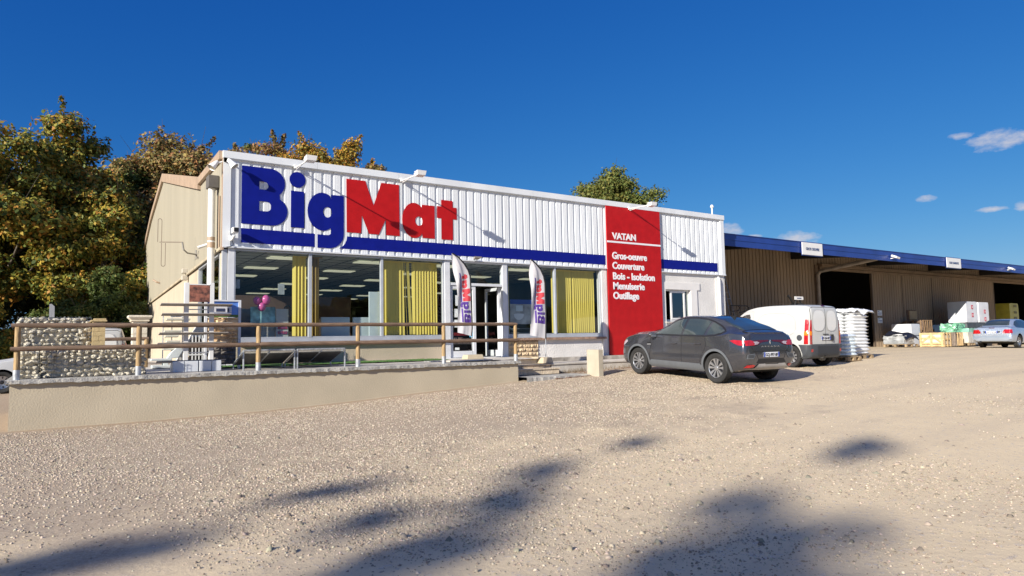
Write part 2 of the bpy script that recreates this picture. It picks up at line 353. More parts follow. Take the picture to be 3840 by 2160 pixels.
# ---------------------------------------------------------------- materials in use
mWhiteMetal=pmat('white_cladding',(.74,.77,.79),.45,.05,1.2,stretch=(1,1,.15))
mCream=pmat('cream_cladding',(.345,.315,.24),.6,.05,.7,stretch=(1,1,.12))
mCreamR=pmat('cream_render',(.50,.425,.32),.9,.05,1.5,bump=.5,bscale=28)
mWallR=pmat('beige_render',(.50,.435,.32),.93,.05,1.1,bump=.3,bscale=34)
mWhiteR=pmat('white_render',(.76,.74,.705),.9,.05,1.4,bump=.9,bscale=22)
mBrownTrim=pmat('brown_trim',(.42,.31,.22),.55,.08,2)
mAlu=pmat('aluminium_frame',(.50,.53,.57),.4,.06,3,metal=.25)
mAluW=pmat('white_frame',(.68,.70,.73),.45,.05,3)
mGlass=glassmat('window_glass',(.84,.89,.89),1.15,1.5)
mBlue=pmat('blue_sign_panel',(.006,.012,.21),.4,.06,4,spec=.15)
mRed=pmat('red_sign_panel',(.46,.012,.014),.4,.06,4,spec=.15)
mWhiteL=pmat('white_lettering',(.82,.82,.84),.5,.02,5)
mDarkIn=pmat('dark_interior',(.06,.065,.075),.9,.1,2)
mCeil=pmat('ceiling_tile',(.62,.64,.61),.9,.05,6)
mFloorIn=pmat('shop_floor',(.22,.20,.18),.5,.1,2)
mConc=pmat('concrete',(.42,.41,.38),.92,.16,2.5,bump=.8,bscale=30)
mConcL=pmat('pale_concrete',(.60,.56,.50),.92,.14,2.0,bump=.4,bscale=40)
mStoneStep=pmat('stone_step',(.60,.50,.37),.88,.14,4,bump=.6,bscale=30)
mBrick=pmat('sill_brick',(.36,.235,.17),.85,.2,9,bump=.3)
mShed=pmat('brown_cladding',(.29,.22,.15),.7,.1,.9,stretch=(1,1,.2))
mShedT=pmat('shed_timber_trim',(.22,.155,.10),.7,.12,2)
mSteelDk=pmat('dark_steel',(.02,.018,.018),.6,.1,3)
mBlueTrim=pmat('blue_roof_trim',(.018,.05,.25),.38,.1,1.5)
mRoof=pmat('grey_roof_sheet',(.30,.29,.28),.6,.1,1)
mYel=pmat('yellow_blind',(.95,.74,.16),.75,.06,3,trans=.25,stretch=(6,6,.3))
mBrownBl=pmat('ochre_blind',(.40,.26,.07),.8,.12,3,trans=.25,stretch=(6,6,.3))
mWhiteP=pmat('white_plastic',(.78,.78,.76),.4,.03,4)
mBlackP=pmat('black_plastic',(.015,.015,.016),.4,.05,4)
mGalv=pmat('galvanised_steel',(.52,.55,.58),.42,.18,14,metal=.55)
mLamp=pmat('ceiling_light_panel',(.9,.88,.7),.5,.01,3,emit=((.95,.92,.66),.30))

ZF=1.13
AZS=R_(87.775)
def SP(s,off=0.0):   # point along the side wall, off metres outwards (towards -X)
    return (3.25+s*math.cos(AZS)-off*math.sin(AZS),17+s*math.sin(AZS)+off*math.cos(AZS))
def corrug(mb,p0,p1,ztop,zbot,pitch=.25,depth=.028,groove=.062,nrm=(0,-1)):
    """ribbed sheet from p0 to p1 (xy); ztop may be a function of the distance"""
    p0=Vector(p0); p1=Vector(p1); d=(p1-p0); Ln=d.length; d.normalize(); nv=Vector(nrm)
    prof=[(0,0),(.012,1),(pitch*.26,1),(pitch*.27,.86),(pitch*.30,.86),(pitch*.31,1),(pitch*.50,1),(pitch*.51,.86),(pitch*.54,.86),(pitch*.55,1),(pitch-groove-.012,1),(pitch-groove,0)]
    pts=[]; s=0
    while s<Ln:
        for a,b in prof:
            if s+a<=Ln: pts.append((s+a,b))
        s+=pitch
    pts.append((Ln,0))
    zt=ztop if callable(ztop) else (lambda q:ztop)
    rows=[[],[]]
    for a,b in pts:
        q=p0+d*a+nv*(b*depth)
        rows[0].append((q.x,q.y,zbot)); rows[1].append((q.x,q.y,zt(a)))
    mb.sheet(rows); return mb

store=thing('trade_store','low trade store with ribbed white front, cream side wall and blue stripe','shop building',(3.25,17,ZF))
# front cladding
corrug(MB(),(3.42,17.0),(21.08,17.0),6.06,3.945,nrm=(0,-1)).build('front_cladding',mWhiteMetal,store,fixn=False)
MB().box(3.235,16.93,3.94,3.41,17.05,6.03).build('corner_trim',mWhiteMetal,store); MB().box(21.0,16.93,3.92,21.2,17.1,6.03).build('corner_trim',mWhiteMetal,store)
b=MB()
for i in range(8):
    x0=3.225+i*2.25; x1=min(x0+2.244,21.215); b.box(x0,16.90,6.045,x1,17.25,6.215)
    b.box(x0,16.915,6.03,x1,17.0,6.045)
b.build('roof_edge_flashing',mWhiteMetal,store)
b=MB(); b.box(3.24,16.91,3.905,21.21,17.02,3.94); b.build('lower_flashing',mAluW,store)
# stripes
def ext(poly,name,mat,parent,y0,y1):
    return place_mesh(curve_shape(poly,y1-y0),name,mat,parent,facadeM(0,(y0+y1)/2,0,parent))
YL=16.978
sign=thing('stripe_panel','long dark blue stripe running along the bottom of the white cladding','sign',(3.66,YL,4.05))
ext([[(3.66,4.05),(5.43,4.05),(5.43,4.39),(3.66,4.40)]],'stripe_section',mBlue,sign,YL-.01,YL+.002)
arc=[(6.28,4.38),(6.265,4.28),(6.22,4.18),(6.15,4.10),(6.07,4.05)]
ext([arc+[(15.18,4.05),(15.18,4.37)]],'stripe_section',mBlue,sign,YL-.01,YL+.002)
ext([[(17.76,4.04),(20.80,4.04),(20.80,4.37),(17.76,4.37)]],'stripe_section',mBlue,sign,YL-.01,YL+.002)
# letters
def arcp(cx,cz,rx,rz,a0,a1,n=14): return [(cx+rx*math.cos(R_(a0+(a1-a0)*i/n)),cz+rz*math.sin(R_(a0+(a1-a0)*i/n))) for i in range(n+1)]
LET={}
LET['B']=[[(3.66,4.51),(3.66,5.92)]+[(4.10,5.92)]+arcp(4.33,5.565,.35,.355,82,-50)+arcp(4.36,4.87,.385,.36,58,-90)]
LET['B']+= [[(4.07,5.575),(4.07,5.38)]+arcp(4.185,5.4775,.0975,.0975,-90,90)][:1]
LET['B']+= [[(4.07,5.09),(4.07,4.85)]+arcp(4.235,4.97,.12,.12,-90,90)]
LET['i']=[[(4.83,4.51),(5.16,4.51),(5.16,5.43),(4.83,5.43)]]
LET['dot']=[arcp(4.99,5.72,.20,.20,0,345,23)]
LET['g']=[arcp(5.63,4.97,.385,.49,62,298,26)+[(5.84,4.56),(5.86,4.50)]+arcp(5.76,4.47,.10,.095,0,-90,6)+[(5.50,4.38),(5.50,4.04)]+arcp(5.80,4.43,.39,.39,-90,0,12)+[(6.19,5.43),(5.86,5.43),(5.86,5.30)],arcp(5.757,4.965,.115,.135,0,345,23)]
LET['M']=[[(6.27,4.49),(6.26,5.90),(6.78,5.90),(7.01,5.26),(7.235,5.90),(7.75,5.90),(7.76,4.49),(7.37,4.49),(7.36,4.92),(7.16,4.49),(6.88,4.49),(6.68,4.97),(6.66,4.49)]]
LET['a']=[arcp(8.20,4.96,.36,.49,55,305,26)+[(8.44,4.62),(8.45,4.49),(8.83,4.49),(8.83,5.42),(8.44,5.42),(8.43,5.28)],arcp(8.345,4.95,.115,.13,0,345,23)]
LET['t']=[[(9.05,4.49),(9.05,5.09),(8.91,5.09),(8.91,5.43),(9.05,5.43),(9.05,5.62),(9.41,5.62),(9.41,5.43),(9.54,5.43),(9.54,5.09),(9.41,5.09),(9.41,4.49)]]
names=[('B','letter_B',mBlue),('i','letter_i',mBlue),('dot','letter_dot',mBlue),('g','letter_g',mBlue),('M','letter_M',mRed),('a','letter_a',mRed),('t','letter_t',mRed)]
lets=thing('letter_sign','huge blue and red raised lettering spelling the shop name on the white cladding','sign',(3.66,YL,4.5))
for k,nm,mt in names: ext(LET[k],nm,mt,lets,YL-.018,YL-.008)
# red panel with list of trades
rp=thing('red_sign_board','tall red board listing the shop departments in white, right of the shop windows','sign',(15.2,16.86,1.0))
MB().box(15.20,16.89,1.057,17.71,16.93,6.035).build('panel',mRed,rp,bevel=.004)
MB().box(15.20,16.93,3.95,15.24,16.96,6.0).build('mounting_rail',mAlu,rp); MB().box(17.67,16.93,3.95,17.71,16.96,6.0).build('mounting_rail',mAlu,rp)
MB().box(15.20,16.882,4.80,17.71,16.89,4.86).build('white_line',mWhiteL,rp)
def lettering(txt,x,z,h,w,parent,y=16.885,bold=.018,mat=None,name='lettering'):
    me=text_mesh(txt,1.0,.012,bold); xs=[v.co.x for v in me.vertices]; ys=[v.co.y for v in me.vertices]
    cap=.729; s=h/cap; k=w/((max(xs)-min(xs)) or 1)
    me.transform(Matrix.Diagonal((k,s,1,1))@Matrix.Translation((-min(xs),0,0)))
    return place_mesh(me,name,mat or mWhiteL,parent,facadeM(x,y,z,parent))
lettering('VATAN',15.43,4.93,.215,1.09,rp,bold=.038)
lettering('Gros-oeuvre',15.41,4.26,.235,1.60,rp,bold=.032)
lettering('Couverture',15.41,3.925,.235,1.46,rp,bold=.032)
lettering('Bois - Isolation',15.42,3.575,.235,1.94,rp,bold=.032)
lettering('Menuiserie',15.42,3.245,.235,1.44,rp,bold=.032)
lettering('Outillage',15.41,2.92,.235,1.17,rp,bold=.032)

# ---- side wall
b=MB(); p0,p1=SP(0.02,.0),SP(30.6,.0)
gab=[(0,6.1),(3.86,6.3),(3.9,6.3),(15.9,9.05),(22.6,8.33),(30.6,6.68)]
def ztop(s):
    for (a,za),(c,zc) in zip(gab,gab[1:]):
        if a<=s<=c: return za+(zc-za)*(s-a)/max(1e-6,c-a)
    return gab[-1][1]
corrug(b,p0,p1,ztop,3.93,pitch=.30,depth=.012,groove=.03,nrm=(-math.sin(AZS),math.cos(AZS)))
b.build('side_cladding',mCream,store,fixn=False)
def sidebox(mb,s0,s1,z0,z1,o0,o1):
    P=[SP(s0,o0),SP(s1,o0),SP(s1,o1),SP(s0,o1)]
    mb.prism([(p[0],p[1]) for p in P],z0,z1,'Z')
def sideband(mb,s0,z0,s1,z1,h,o0=-.03,o1=.10):
    vs=[]
    for s,z in((s0,z0),(s1,z1)):
        for o in(o0,o1):
            x,y=SP(s,o); vs+=[(x,y,z),(x,y,z-h)]
    mb.add(vs,[(0,1,3,2),(4,6,7,5),(0,2,6,4),(1,5,7,3),(2,3,7,6),(0,4,5,1)])
b=MB(); sideband(b,-.02,6.22,3.84,6.40,.20); sideband(b,3.845,6.42,15.9,9.18,.36); sideband(b,15.9,9.18,22.6,8.46,.30); sideband(b,22.6,8.46,30.75,6.80,.30)
sidebox(b,-.06,.04,3.85,6.05,-.02,.03)
b.build('gable_trim',mBrownTrim,store)
b=MB(); sidebox(b,.05,30.6,3.86,3.93,0,.05); b.build('cladding_sill',pmat('weathered_trim',(.45,.39,.28),.7,.12,2),store)
b=MB(); sidebox(b,4.35,30.55,.3,3.86,-.25,-.03); sidebox(b,.5,4.35,.3,1.75,-.25,-.03); sidebox(b,.25,.5,.3,3.86,-.25,-.03); b.build('side_wall',mCreamR,store)
wn=MB(); sidebox(wn,.5,.58,1.75,3.86,-.12,-.02); sidebox(wn,4.27,4.35,1.75,3.86,-.12,-.02); sidebox(wn,2.28,2.36,1.75,3.86,-.12,-.02); sidebox(wn,.5,4.35,1.75,1.82,-.12,-.02); sidebox(wn,.5,4.35,3.80,3.86,-.12,-.02)
wf=wn.build('side_window',mAlu,store); g=MB(); sidebox(g,.55,4.3,1.8,3.82,-.075,-.069); g.build('glass',mGlass,wf)
# ---- front wall pieces
b=MB(); b.box(3.56,17.0,.3,9.13,17.25,1.60); b.build('front_wall',mCreamR,store)
b=MB(); b.box(12.36,17.0,.9,15.25,17.25,1.60); b.box(14.97,16.955,.9,15.2,17.2,3.90); b.build('front_wall',mWhiteR,store)
b=MB()      # right section with the small window
b.box(15.2,17.0,.9,17.96,17.3,3.90); b.box(19.27,17.0,.9,20.66,17.3,3.90); b.box(17.96,17.0,3.31,19.27,17.3,3.90); b.box(17.96,17.0,.9,19.27,17.3,2.16)
b.build('front_wall',mWhiteR,store)
b=MB(); b.box(20.66,16.985,.85,21.1,17.32,3.90); b.box(21.1,17.0,.85,21.2,30,3.90); b.build('end_pilaster',mWhiteR,store)
b=MB(); b.box(17.76,16.965,3.312,19.75,17.0,3.57); b.box(19.272,16.965,1.9,19.6,17.0,3.312); b.box(17.76,16.965,1.9,17.958,17.0,3.312); b.build('window_surround',pmat('smooth_white_render',(.78,.76,.73),.85,.04,2),store)
# stone-faced block
b=MB(); rnd=random.Random(3); z=1.13; r=0
while z<1.58:
    h=.118; x=11.25-(.14 if r%2 else 0)
    while x<12.35:
        w_=rnd.uniform(.22,.30); x0=max(x,11.25); x1=min(x+w_,12.36)
        if x1-x0>.04:
            nx=max(2,int((x1-x0)/.05)+1); rows=[]
            for jz in range(4):
                rows.append([(x0+.006+(x1-x0-.012)*i/(nx),16.985-(0 if jz in(0,3) or i in(0,nx) else rnd.uniform(.015,.045)),z+.006+(h-.012)*jz/3) for i in range(nx+1)])
            b.sheet(rows)
        x+=w_
    z+=h; r+=1
b.box(11.25,16.99,.9,12.36,17.25,1.60); b.build('stone_facing',pmat('split_stone',(.62,.48,.31),.85,.16,7,bump=.5),store,fixn=False)
# brick sill
b=MB()
def bricks(x0,x1):
    x=x0
    while x<x1-.02: b.box(x+.004,16.88,1.60,min(x+.056,x1),17.02,1.672); x+=.064
    b.box(x0,16.895,1.602,x1,17.1,1.665)
bricks(3.60,9.10); bricks(11.26,15.06); b.build('brick_sill',mBrick,store)
b=MB(); b.box(3.5,16.96,1.675,9.12,17.1,1.70); b.box(3.5,16.99,1.70,9.12,17.1,1.775); b.box(11.24,16.96,1.675,14.97,17.1,1.70); b.box(11.24,16.99,1.70,14.97,17.1,1.775); b.build('sill_rail',mAlu,store)
# windows
YG=17.04
def pane(x0,z0,x1,z1,par,y=None): return MB().add([(x0,y or YG,z0),(x1,y or YG,z0),(x1,y or YG,z1),(x0,y or YG,z1)],[(0,1,2,3)]).build('glass',mGlass,par,fixn=False)
def window(x0,x1,z0,z1,lw=.05,rw=.05,mat=None):
    mb=MB(); y0,y1=16.985,17.09
    mb.box(x0,y0,z0,x0+lw,y1,z1); mb.box(x1-rw,y0,z0,x1,y1,z1); mb.box(x0+lw,y0+.015,z1-.045,x1-rw,y1,z1); mb.box(x0+lw,y0+.015,z0,x1-rw,y1,z0+.022)
    f=mb.build('window',mat or mAlu,store,bevel=.004)
    pane(x0+lw-.005,z0+.01,x1-rw+.005,z1-.03,f)
    return f
window(3.52,5.33,1.775,3.90,.03,.04); window(5.33,7.255,1.775,3.90,.04,.035); window(7.255,9.13,1.775,3.90,.035,.05)
window(11.25,13.07,1.775,3.90,.04,.035); window(13.07,14.97,1.775,3.90,.035,.06)
b=MB(); b.box(3.375,16.98,1.13,3.52,17.1,3.90); b.build('corner_post',mAluW,store); b=MB(); b.box(3.26,17.02,1.13,3.36,17.14,3.88); b.build('corner_post',mAlu,store)
# entrance
en=MB(); en.box(9.13,16.96,1.13,9.30,17.12,3.90); en.box(11.08,16.96,1.13,11.24,17.12,3.90); en.box(9.30,16.97,3.20,11.08,17.11,3.275); en.box(9.30,16.98,3.86,11.08,17.1,3.90); en.box(9.13,16.93,1.10,11.24,17.1,1.14)
enf=en.build('entrance_frame',mAluW,store,bevel=.004)
pane(9.30,3.27,11.08,3.87,enf)
dl=MB(); dl.box(9.32,17.0,1.15,9.40,17.06,3.19); dl.box(10.06,17.0,1.15,10.16,17.06,3.19); dl.box(9.40,17.0,1.15,10.06,17.06,1.33); dl.box(9.40,17.0,3.10,10.06,17.06,3.19); dl.box(9.40,17.0,2.08,10.06,17.06,2.16)
dlo=dl.build('door',mAluW,store,bevel=.004); pane(9.40,1.33,10.06,3.1,dlo,17.03)
dr=MB(); dr.box(11.02,17.12,1.15,11.075,17.2,3.19); dr.box(11.02,17.82,1.15,11.075,17.90,3.19); dr.box(11.02,17.2,1.15,11.075,17.82,1.33); dr.box(11.02,17.2,3.1,11.075,17.82,3.19); dr.box(11.02,17.2,2.08,11.075,17.82,2.15)
dro=dr.build('door',mAluW,store); dro['label']='open glass door leaf'; MB().box(11.045,17.2,1.33,11.05,17.82,3.1).build('glass',mGlass,dro)
# papers on the door
for i,(x,z,w_,h_) in enumerate(((9.50,2.62,.13,.30),(9.46,2.29,.16,.24),(9.44,2.0,.17,.22),(9.94,2.30,.12,.26),(9.95,1.72,.11,.26),(9.47,1.36,.14,.07))):
    pm=pmat('posted_paper',(.72,.76,.76),.7,.12,14) if i not in(4,) else pmat('blue_sticker',(.12,.42,.66),.5,.2,18)
    tag(MB().box(x,17.024,z,x+w_,17.028,z+h_).build('notice',pm),['white notice with small print, topmost left on the glass door','white notice in the middle left of the glass door','pale notice lowest left above the door rail','white notice with a drawing beside the flag pole on the door','bright blue sticker low on the glass door','small cream label at the bottom left of the glass door'][i],'notice')
# small sliding window
sw=MB(); sw.box(17.965,17.08,2.165,18.0,17.15,3.305); sw.box(19.22,17.08,2.165,19.262,17.15,3.305); sw.box(18.0,17.08,2.165,19.22,17.15,2.24); sw.box(18.0,17.08,3.26,19.22,17.15,3.305); sw.box(18.30,17.06,2.24,18.37,17.12,3.26); sw.box(18.97,17.06,2.24,19.04,17.12,3.26); sw.box(18.37,17.06,2.24,18.97,17.12,2.30); sw.box(18.37,17.06,3.20,18.97,17.12,3.26)
swo=sw.build('window',mWhiteP,store); MB().box(18.37,17.085,2.3,18.97,17.09,3.2).build('glass',glassmat('bluish_glass',(.35,.45,.5),2.6,1.6),swo); MB().box(19.04,17.085,2.24,19.22,17.09,3.26).build('glass',mGlass,swo)
MB().box(17.9,16.92,2.12,19.32,17.08,2.16).build('window_sill',mConcL,store)
# shell
q0,q1=SP(.12,-.28),SP(24.8,-.28)
b=MB(); b.prism([q0,(21.1,17.1),(21.1,41.9),q1],1.10,1.128,'Z'); b.build('floor',mFloorIn,store)
b=MB(); b.prism([q0,(21.05,17.11),(21.05,41.8),q1],3.872,3.90,'Z')
b.build('ceiling',mCeil,store)
b=MB()
x=3.7
while x<20.9: b.box(x-.012,17.12,3.862,x+.012,min(41.7,17.1+(x-3.62)/.0389),3.871); x+=.6
y=17.35
while y<41.5: b.box(3.6+(y-17)*.0389,y-.012,3.863,20.9,y+.012,3.8705); y+=.6
b.build('ceiling_grid',pmat('ceiling_grid_grey',(.16,.17,.16),.8,.02,3),store)
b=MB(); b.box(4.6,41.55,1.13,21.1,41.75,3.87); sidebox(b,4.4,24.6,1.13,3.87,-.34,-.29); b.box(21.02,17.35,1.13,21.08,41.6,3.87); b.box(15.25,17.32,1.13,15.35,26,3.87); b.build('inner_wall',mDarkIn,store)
b=MB(); pr=[(17.05,6.10),(20.9,6.25),(32.9,9.02),(39.6,8.32),(47.5,6.66),(47.5,6.4),(39.6,8.0),(32.9,8.7),(20.9,5.95),(17.05,5.8)]
b.prism(pr,4.6,21.2,'X')
b.build('roof',mRoof,store)
vs=[]   # roof strip between side wall and prism
b=MB(); b.prism([(17.05,3.95),(47.5,3.95),(47.5,6.5),(39.6,8.1),(32.9,8.8),(20.9,6.0),(17.05,5.85)],21.05,21.2,'X'); b.box(4.6,47.3,.4,21.2,47.5,6.5); b.build('end_wall',mCream,store)

# ceiling lights: each panel a thing
lp=None
for i in range(5):
    for j in range(7):
        x,y=5.0+i*2.35+(.0 if i<3 else .3),18.0+j*2.55
        if x>15: continue
        o=MB().box(-.44,-.24,-.03,.44,.24,-.012).build('ceiling_light',mLamp) if lp is None else lp.copy()
        if lp is None: lp=o
        else: col.objects.link(o)
        o.location=(x,y,3.871); tag(o,'pale square-cornered light panel in the shop ceiling','ceiling light','light panels in the shop ceiling')

# ---- blinds
def blind(name,x0,x1,y,z0,z1,mat,label,seed,gap=None,twist=.5):
    r=random.Random(seed); mb=MB(); x=x0
    while x<x1:
        w_=.095; a=-twist*r.uniform(.7,1.2)
        if gap and gap[0]<x<gap[1]:
            if r.random()<.25: x+=.09; continue
            lean=r.uniform(-.16,.16); a=r.uniform(-1,1.2)
        else: lean=r.uniform(-.006,.006)
        ca,sa=math.cos(a)*w_/2,math.sin(a)*w_/2; xb=x+lean
        zb=z0+ (r.uniform(0,.02))
        n=5; rows=[]
        for k in range(n+1):
            t_=k/n; xc=x+(xb-x)*t_**1.3; z=z1+(zb-z1)*t_
            rows.append([(xc-ca,y-sa,z),(xc,y-.006,z),(xc+ca,y+sa,z)])
        mb.sheet(rows); x+=.085
    mb.box(x0-.03,y-.02,z1,x1+.05,y+.02,z1+.03)
    return tag(mb.build(name,mat,fixn=False,smooth=True),label,'blind','vertical blinds in the shop windows')
zb0,zb1=1.80,3.80
blind('vertical_blind',4.99,5.27,17.22,zb0,zb1,mYel,'narrow bunched ochre-yellow blind at the right of the leftmost window',1,twist=.9)
blind('vertical_blind',5.42,5.66,17.22,zb0,zb1,mBrownBl,'narrow brownish blind at the left edge of the second window',2,twist=.9)
blind('vertical_blind',7.33,9.02,17.2,zb0,zb1,mYel,'wide yellow blind with torn and missing slats left of the entrance',3,gap=(7.9,8.22),twist=.6)
blind('vertical_blind',11.31,11.46,17.2,zb0,zb1,mYel,'thin yellow blind right beside the entrance door frame',4,twist=1.0)
blind('vertical_blind',13.12,13.85,17.2,zb0,zb1,mYel,'yellow blind filling the left half of the last window',5,twist=.6)
blind('vertical_blind',13.92,14.85,17.2,zb0,zb1,mYel,'yellow blind filling the right half of the last window',6,twist=.6)

# ---- things seen through the glass
mPaleP=pmat('pale_panel',(.62,.70,.72),.5,.04,3); mGreyB=pmat('grey_board',(.16,.17,.18),.7,.1,4)
def tbox(name,x0,y0,z0,x1,y1,z1,mat,label,cat,group=None,bev=.01): return tag(MB().box(x0,y0,z0,x1,y1,z1).build(name,mat,bevel=bev),label,cat,group)
tbox('shower_panel',5.78,17.5,1.13,6.55,17.56,2.30,mPaleP,'wide pale blue-white panel standing behind the second window, left of its pair','panel')
tbox('shower_panel',6.66,17.55,1.13,7.28,17.61,2.30,mPaleP,'wide pale blue-white panel behind the second window, right of its pair','panel')
tbox('display_board',7.0+.02,17.32,1.13,7.40,17.36,2.98,mPaleP,'tall pale panel reaching almost to mid window behind the second window','panel')
for i,(x,lbl) in enumerate(((3.85,'dark grey board leaning behind the first window, leftmost of three'),(4.0,'dark grey board leaning behind the first window, middle of three'),(4.14,'dark grey board leaning behind the first window, rightmost of three'))):
    o=MB().obox((x,17.5+.05*i,1.85),.22,.03,1.3,ry=-.12).build('sample_board',mGreyB); tag(o,lbl,'board','boards leaning behind the first window')
o=thing('exhibit_stand','pale exhibition board with room pictures and leaflets behind the first window','display board',(4.4,17.6,1.13))
MB().obox((4.37,17.6,1.72),.5,.03,1.2,ry=.10).build('panel',pmat('beige_panel',(.55,.52,.44),.7,.05,3),o)
MB().box(4.02,17.52,2.15,4.62,17.54,2.55).build('picture',pmat('teal_picture',(.35,.62,.62),.4,.5,5,c2=(.07,.14,.15)),o)
MB().box(4.62,17.45,1.75,4.92,17.47,2.5).build('leaflet_board',pmat('leaflet_board',(.6,.6,.58),.6,.1,3),o)
b=MB()
for i in range(6): b.box(4.66+i*.04,17.43,2.0,4.69+i*.04,17.445,2.1); b.box(4.66+i*.04,17.43,1.87,4.69+i*.04,17.445,1.94)
b.build('leaflet',pmat('leaflet',(.45,.06,.09),.5,.5,20,c2=(.05,.05,.2)),o)
tbox('cardboard_box',4.80,17.5,1.72,5.28,17.8,1.93,pmat('cardboard',(.42,.29,.13),.8,.08,5),'low tan cardboard box on the window shelf beside the blind','box')
tbox('window_shelf',3.7,17.35,1.60,5.3,17.9,1.72,mGreyB,'dark shelf inside the first window carrying the cardboard box','shelf')
tbox('backdrop',3.85,20.2,1.13,7.6,20.3,3.02,pmat('brown_backdrop',(.13,.075,.055),.8,.1,2),'brown partition deep inside the shop behind the balloons','backdrop')  # plain brown upright slab giving the brown band behind the first windows
ht=MB(); pts=[(4.86,17.6,1.75),(4.86,17.6,2.5)]+[(4.95+.09*math.cos(R_(a)),17.6,2.5+.09*math.sin(R_(a))) for a in range(180,-1,-30)]+[(5.04,17.6,1.75)]
ht.tube(pts,.018,8); 
for z in(1.95,2.15,2.35): ht.tube([(4.86,17.6,z),(5.04,17.6,z)],.012,6)
tag(ht.build('hand_truck',mBlackP,smooth=True),'black tubular hand truck standing behind the first window','hand truck')
mPink=pmat('pink_balloon',(.72,.13,.36),.25,.04,3,spec=.6)
bal=None
for (px_,py_,rr,lbl) in ((963.6,1126.7,.088,'pink balloon, left one of the cluster of three in the window'),(996.8,1124,.105,'pink balloon, upper right one of the cluster of three, behind the others'),(981,1149,.098,'pink balloon, lowest one of the cluster of three in the window')):
    d=proj_pt(px_,py_); t_=17.28/d.y; c=Vector((0,0,1.6))+d*t_
    prof=[(rr*math.sin(a),-rr*1.12*math.cos(a)*(1.12 if math.cos(a)>0 else 1)) for a in np.linspace(.03,math.pi-.01,14)]
    mb=MB(); mb.lathe([(max(.002,p[0]),p[1]) for p in prof],c,'Z',20); mb.lathe([(.012,-rr*1.27),(.006,-rr*1.2)],c,'Z',8)
    tag(mb.build('balloon',mPink,smooth=True),lbl,'balloon','pink balloons in the window')
tbox('price_card',3.56,17.12,2.96,3.68,17.13,3.18,pmat('grey_card',(.40,.42,.42),.7,.1,8),'grey card hanging high at the left of the first window','card')
tbox('price_card',4.62,17.3,2.85,4.78,17.31,3.12,pmat('grey_card',(.4,.42,.42)),'grey card hanging right of the pink balloons','card')
# bathroom poster, cabinet, shelves by the right windows
po=thing('bathroom_poster','printed display with a blue header and a white bathtub, right of the entrance','poster',(11.6,17.4,2.1))
MB().box(11.62,17.40,2.10,12.72,17.42,2.85).build('picture',pmat('grey_bathroom_print',(.50,.50,.49),.4,.25,3,c2=(.24,.22,.21)),po)
MB().box(11.62,17.385,2.72,12.72,17.398,2.86).build('header',pmat('header_blue',(.02,.05,.30),.4,.03),po)
place_mesh(curve_shape([arcp(11.93,2.40,.19,.03,180,0,10)+arcp(11.93,2.40,.19,.17,0,-180,14)],.01),'bathtub',pmat('tub_white',(.8,.8,.8),.3,.02),po,facadeM(0,17.39,0,po))
MB().box(11.82,17.38,2.50,12.08,17.39,2.68).build('window_print',pmat('print_pale',(.66,.72,.75),.4,.05),po)
tbox('cabinet',12.72,17.45,1.13,13.02,17.9,2.75,pmat('cream_cabinet',(.66,.64,.55),.5,.03,3),'tall cream cabinet behind the glass left of the last window','cabinet')
sh=MB()
for z in (1.95,1.82): sh.box(11.5,17.6,z,12.6,17.95,z+.03)
sh.tube([(11.55,17.55,2.1),(12.1,17.55,1.72)],.012,6)
tag(sh.build('shelf_unit',mGreyB),'dark low shelving behind the bathroom poster','shelf')
ds=thing('product_shelf','dark product shelf seen through the open door','shelf',(10.2,18.6,1.13))
b=MB(); b.box(10.15,18.6,1.13,11.02,19.0,1.17)
for z in(1.5,2.05,2.5): b.box(10.15,18.6,z,11.0,19.0,z+.025)
b.box(10.12,18.6,1.13,10.15,19.0,2.6); b.box(10.1,19.0,1.13,11.02,19.03,2.6); b.build('frame',pmat('shelf_dark',(.045,.04,.04),.6,.1),ds)
b=MB()
r=random.Random(8)
for z in(1.17,1.53,2.08):
    x=10.22
    while x<10.9: w_=r.uniform(.06,.16); b.box(x,18.62,z,x+w_*.85,18.8,z+r.uniform(.08,.2)); x+=w_
b.build('stock',pmat('stock_mixed',(.18,.13,.12),.6,.6,9,c2=(.02,.02,.03)),ds)
me=text_mesh('makita',.17,.01,.008); place_mesh(me,'lettering',pmat('dim_red',(.30,.03,.04),.5,.02),ds,facadeM(10.30,18.585,1.79,ds))

# ---- fittings on the walls
def floodlamp(X,label):
    o=thing('sign_lamp',label,'lamp',(X,16.9,6.1),'arm lamps along the roof edge')
    b=MB(); b.tube([(X-.02,16.9,6.02),(X-.01,16.5,6.0),(X,15.98,5.99)],.017,8); b.obox((X-.02,16.88,6.03),.10,.05,.09); b.tube([(X-.01,16.88,5.96),(X,16.4,5.995)],.01,6); b.build('arm',mWhiteP,o,smooth=True)
    b=MB(); c=Vector((X+.03,15.83,6.10))
    b.add([(X-.15,15.98,6.12),(X+.17,15.98,6.12),(X+.17,15.70,6.19),(X-.15,15.70,6.19),(X-.12,15.96,6.05),(X+.14,15.96,6.05),(X+.14,15.72,6.07),(X-.12,15.72,6.07)],[(0,1,2,3),(4,7,6,5),(0,4,5,1),(1,5,6,2),(2,6,7,3),(3,7,4,0)])
    for k in range(5): b.box(X-.13+k*.062,15.73,6.16,X-.12+k*.062,15.97,6.185)
    for i_,v_ in enumerate(b.v): b.v[i_]=(X+.02+(v_[0]-X-.01)*.85,15.98+(v_[1]-15.98)*.8,v_[2]-.13)
    b.build('lamp_head',mWhiteP,o,bevel=.006)
    return o
floodlamp(4.95,'white arm lamp on the roof edge above the blue letters')
floodlamp(7.83,'white arm lamp on the roof edge above the red letters')
floodlamp(16.28,'white arm lamp on the roof edge above the tall red board')
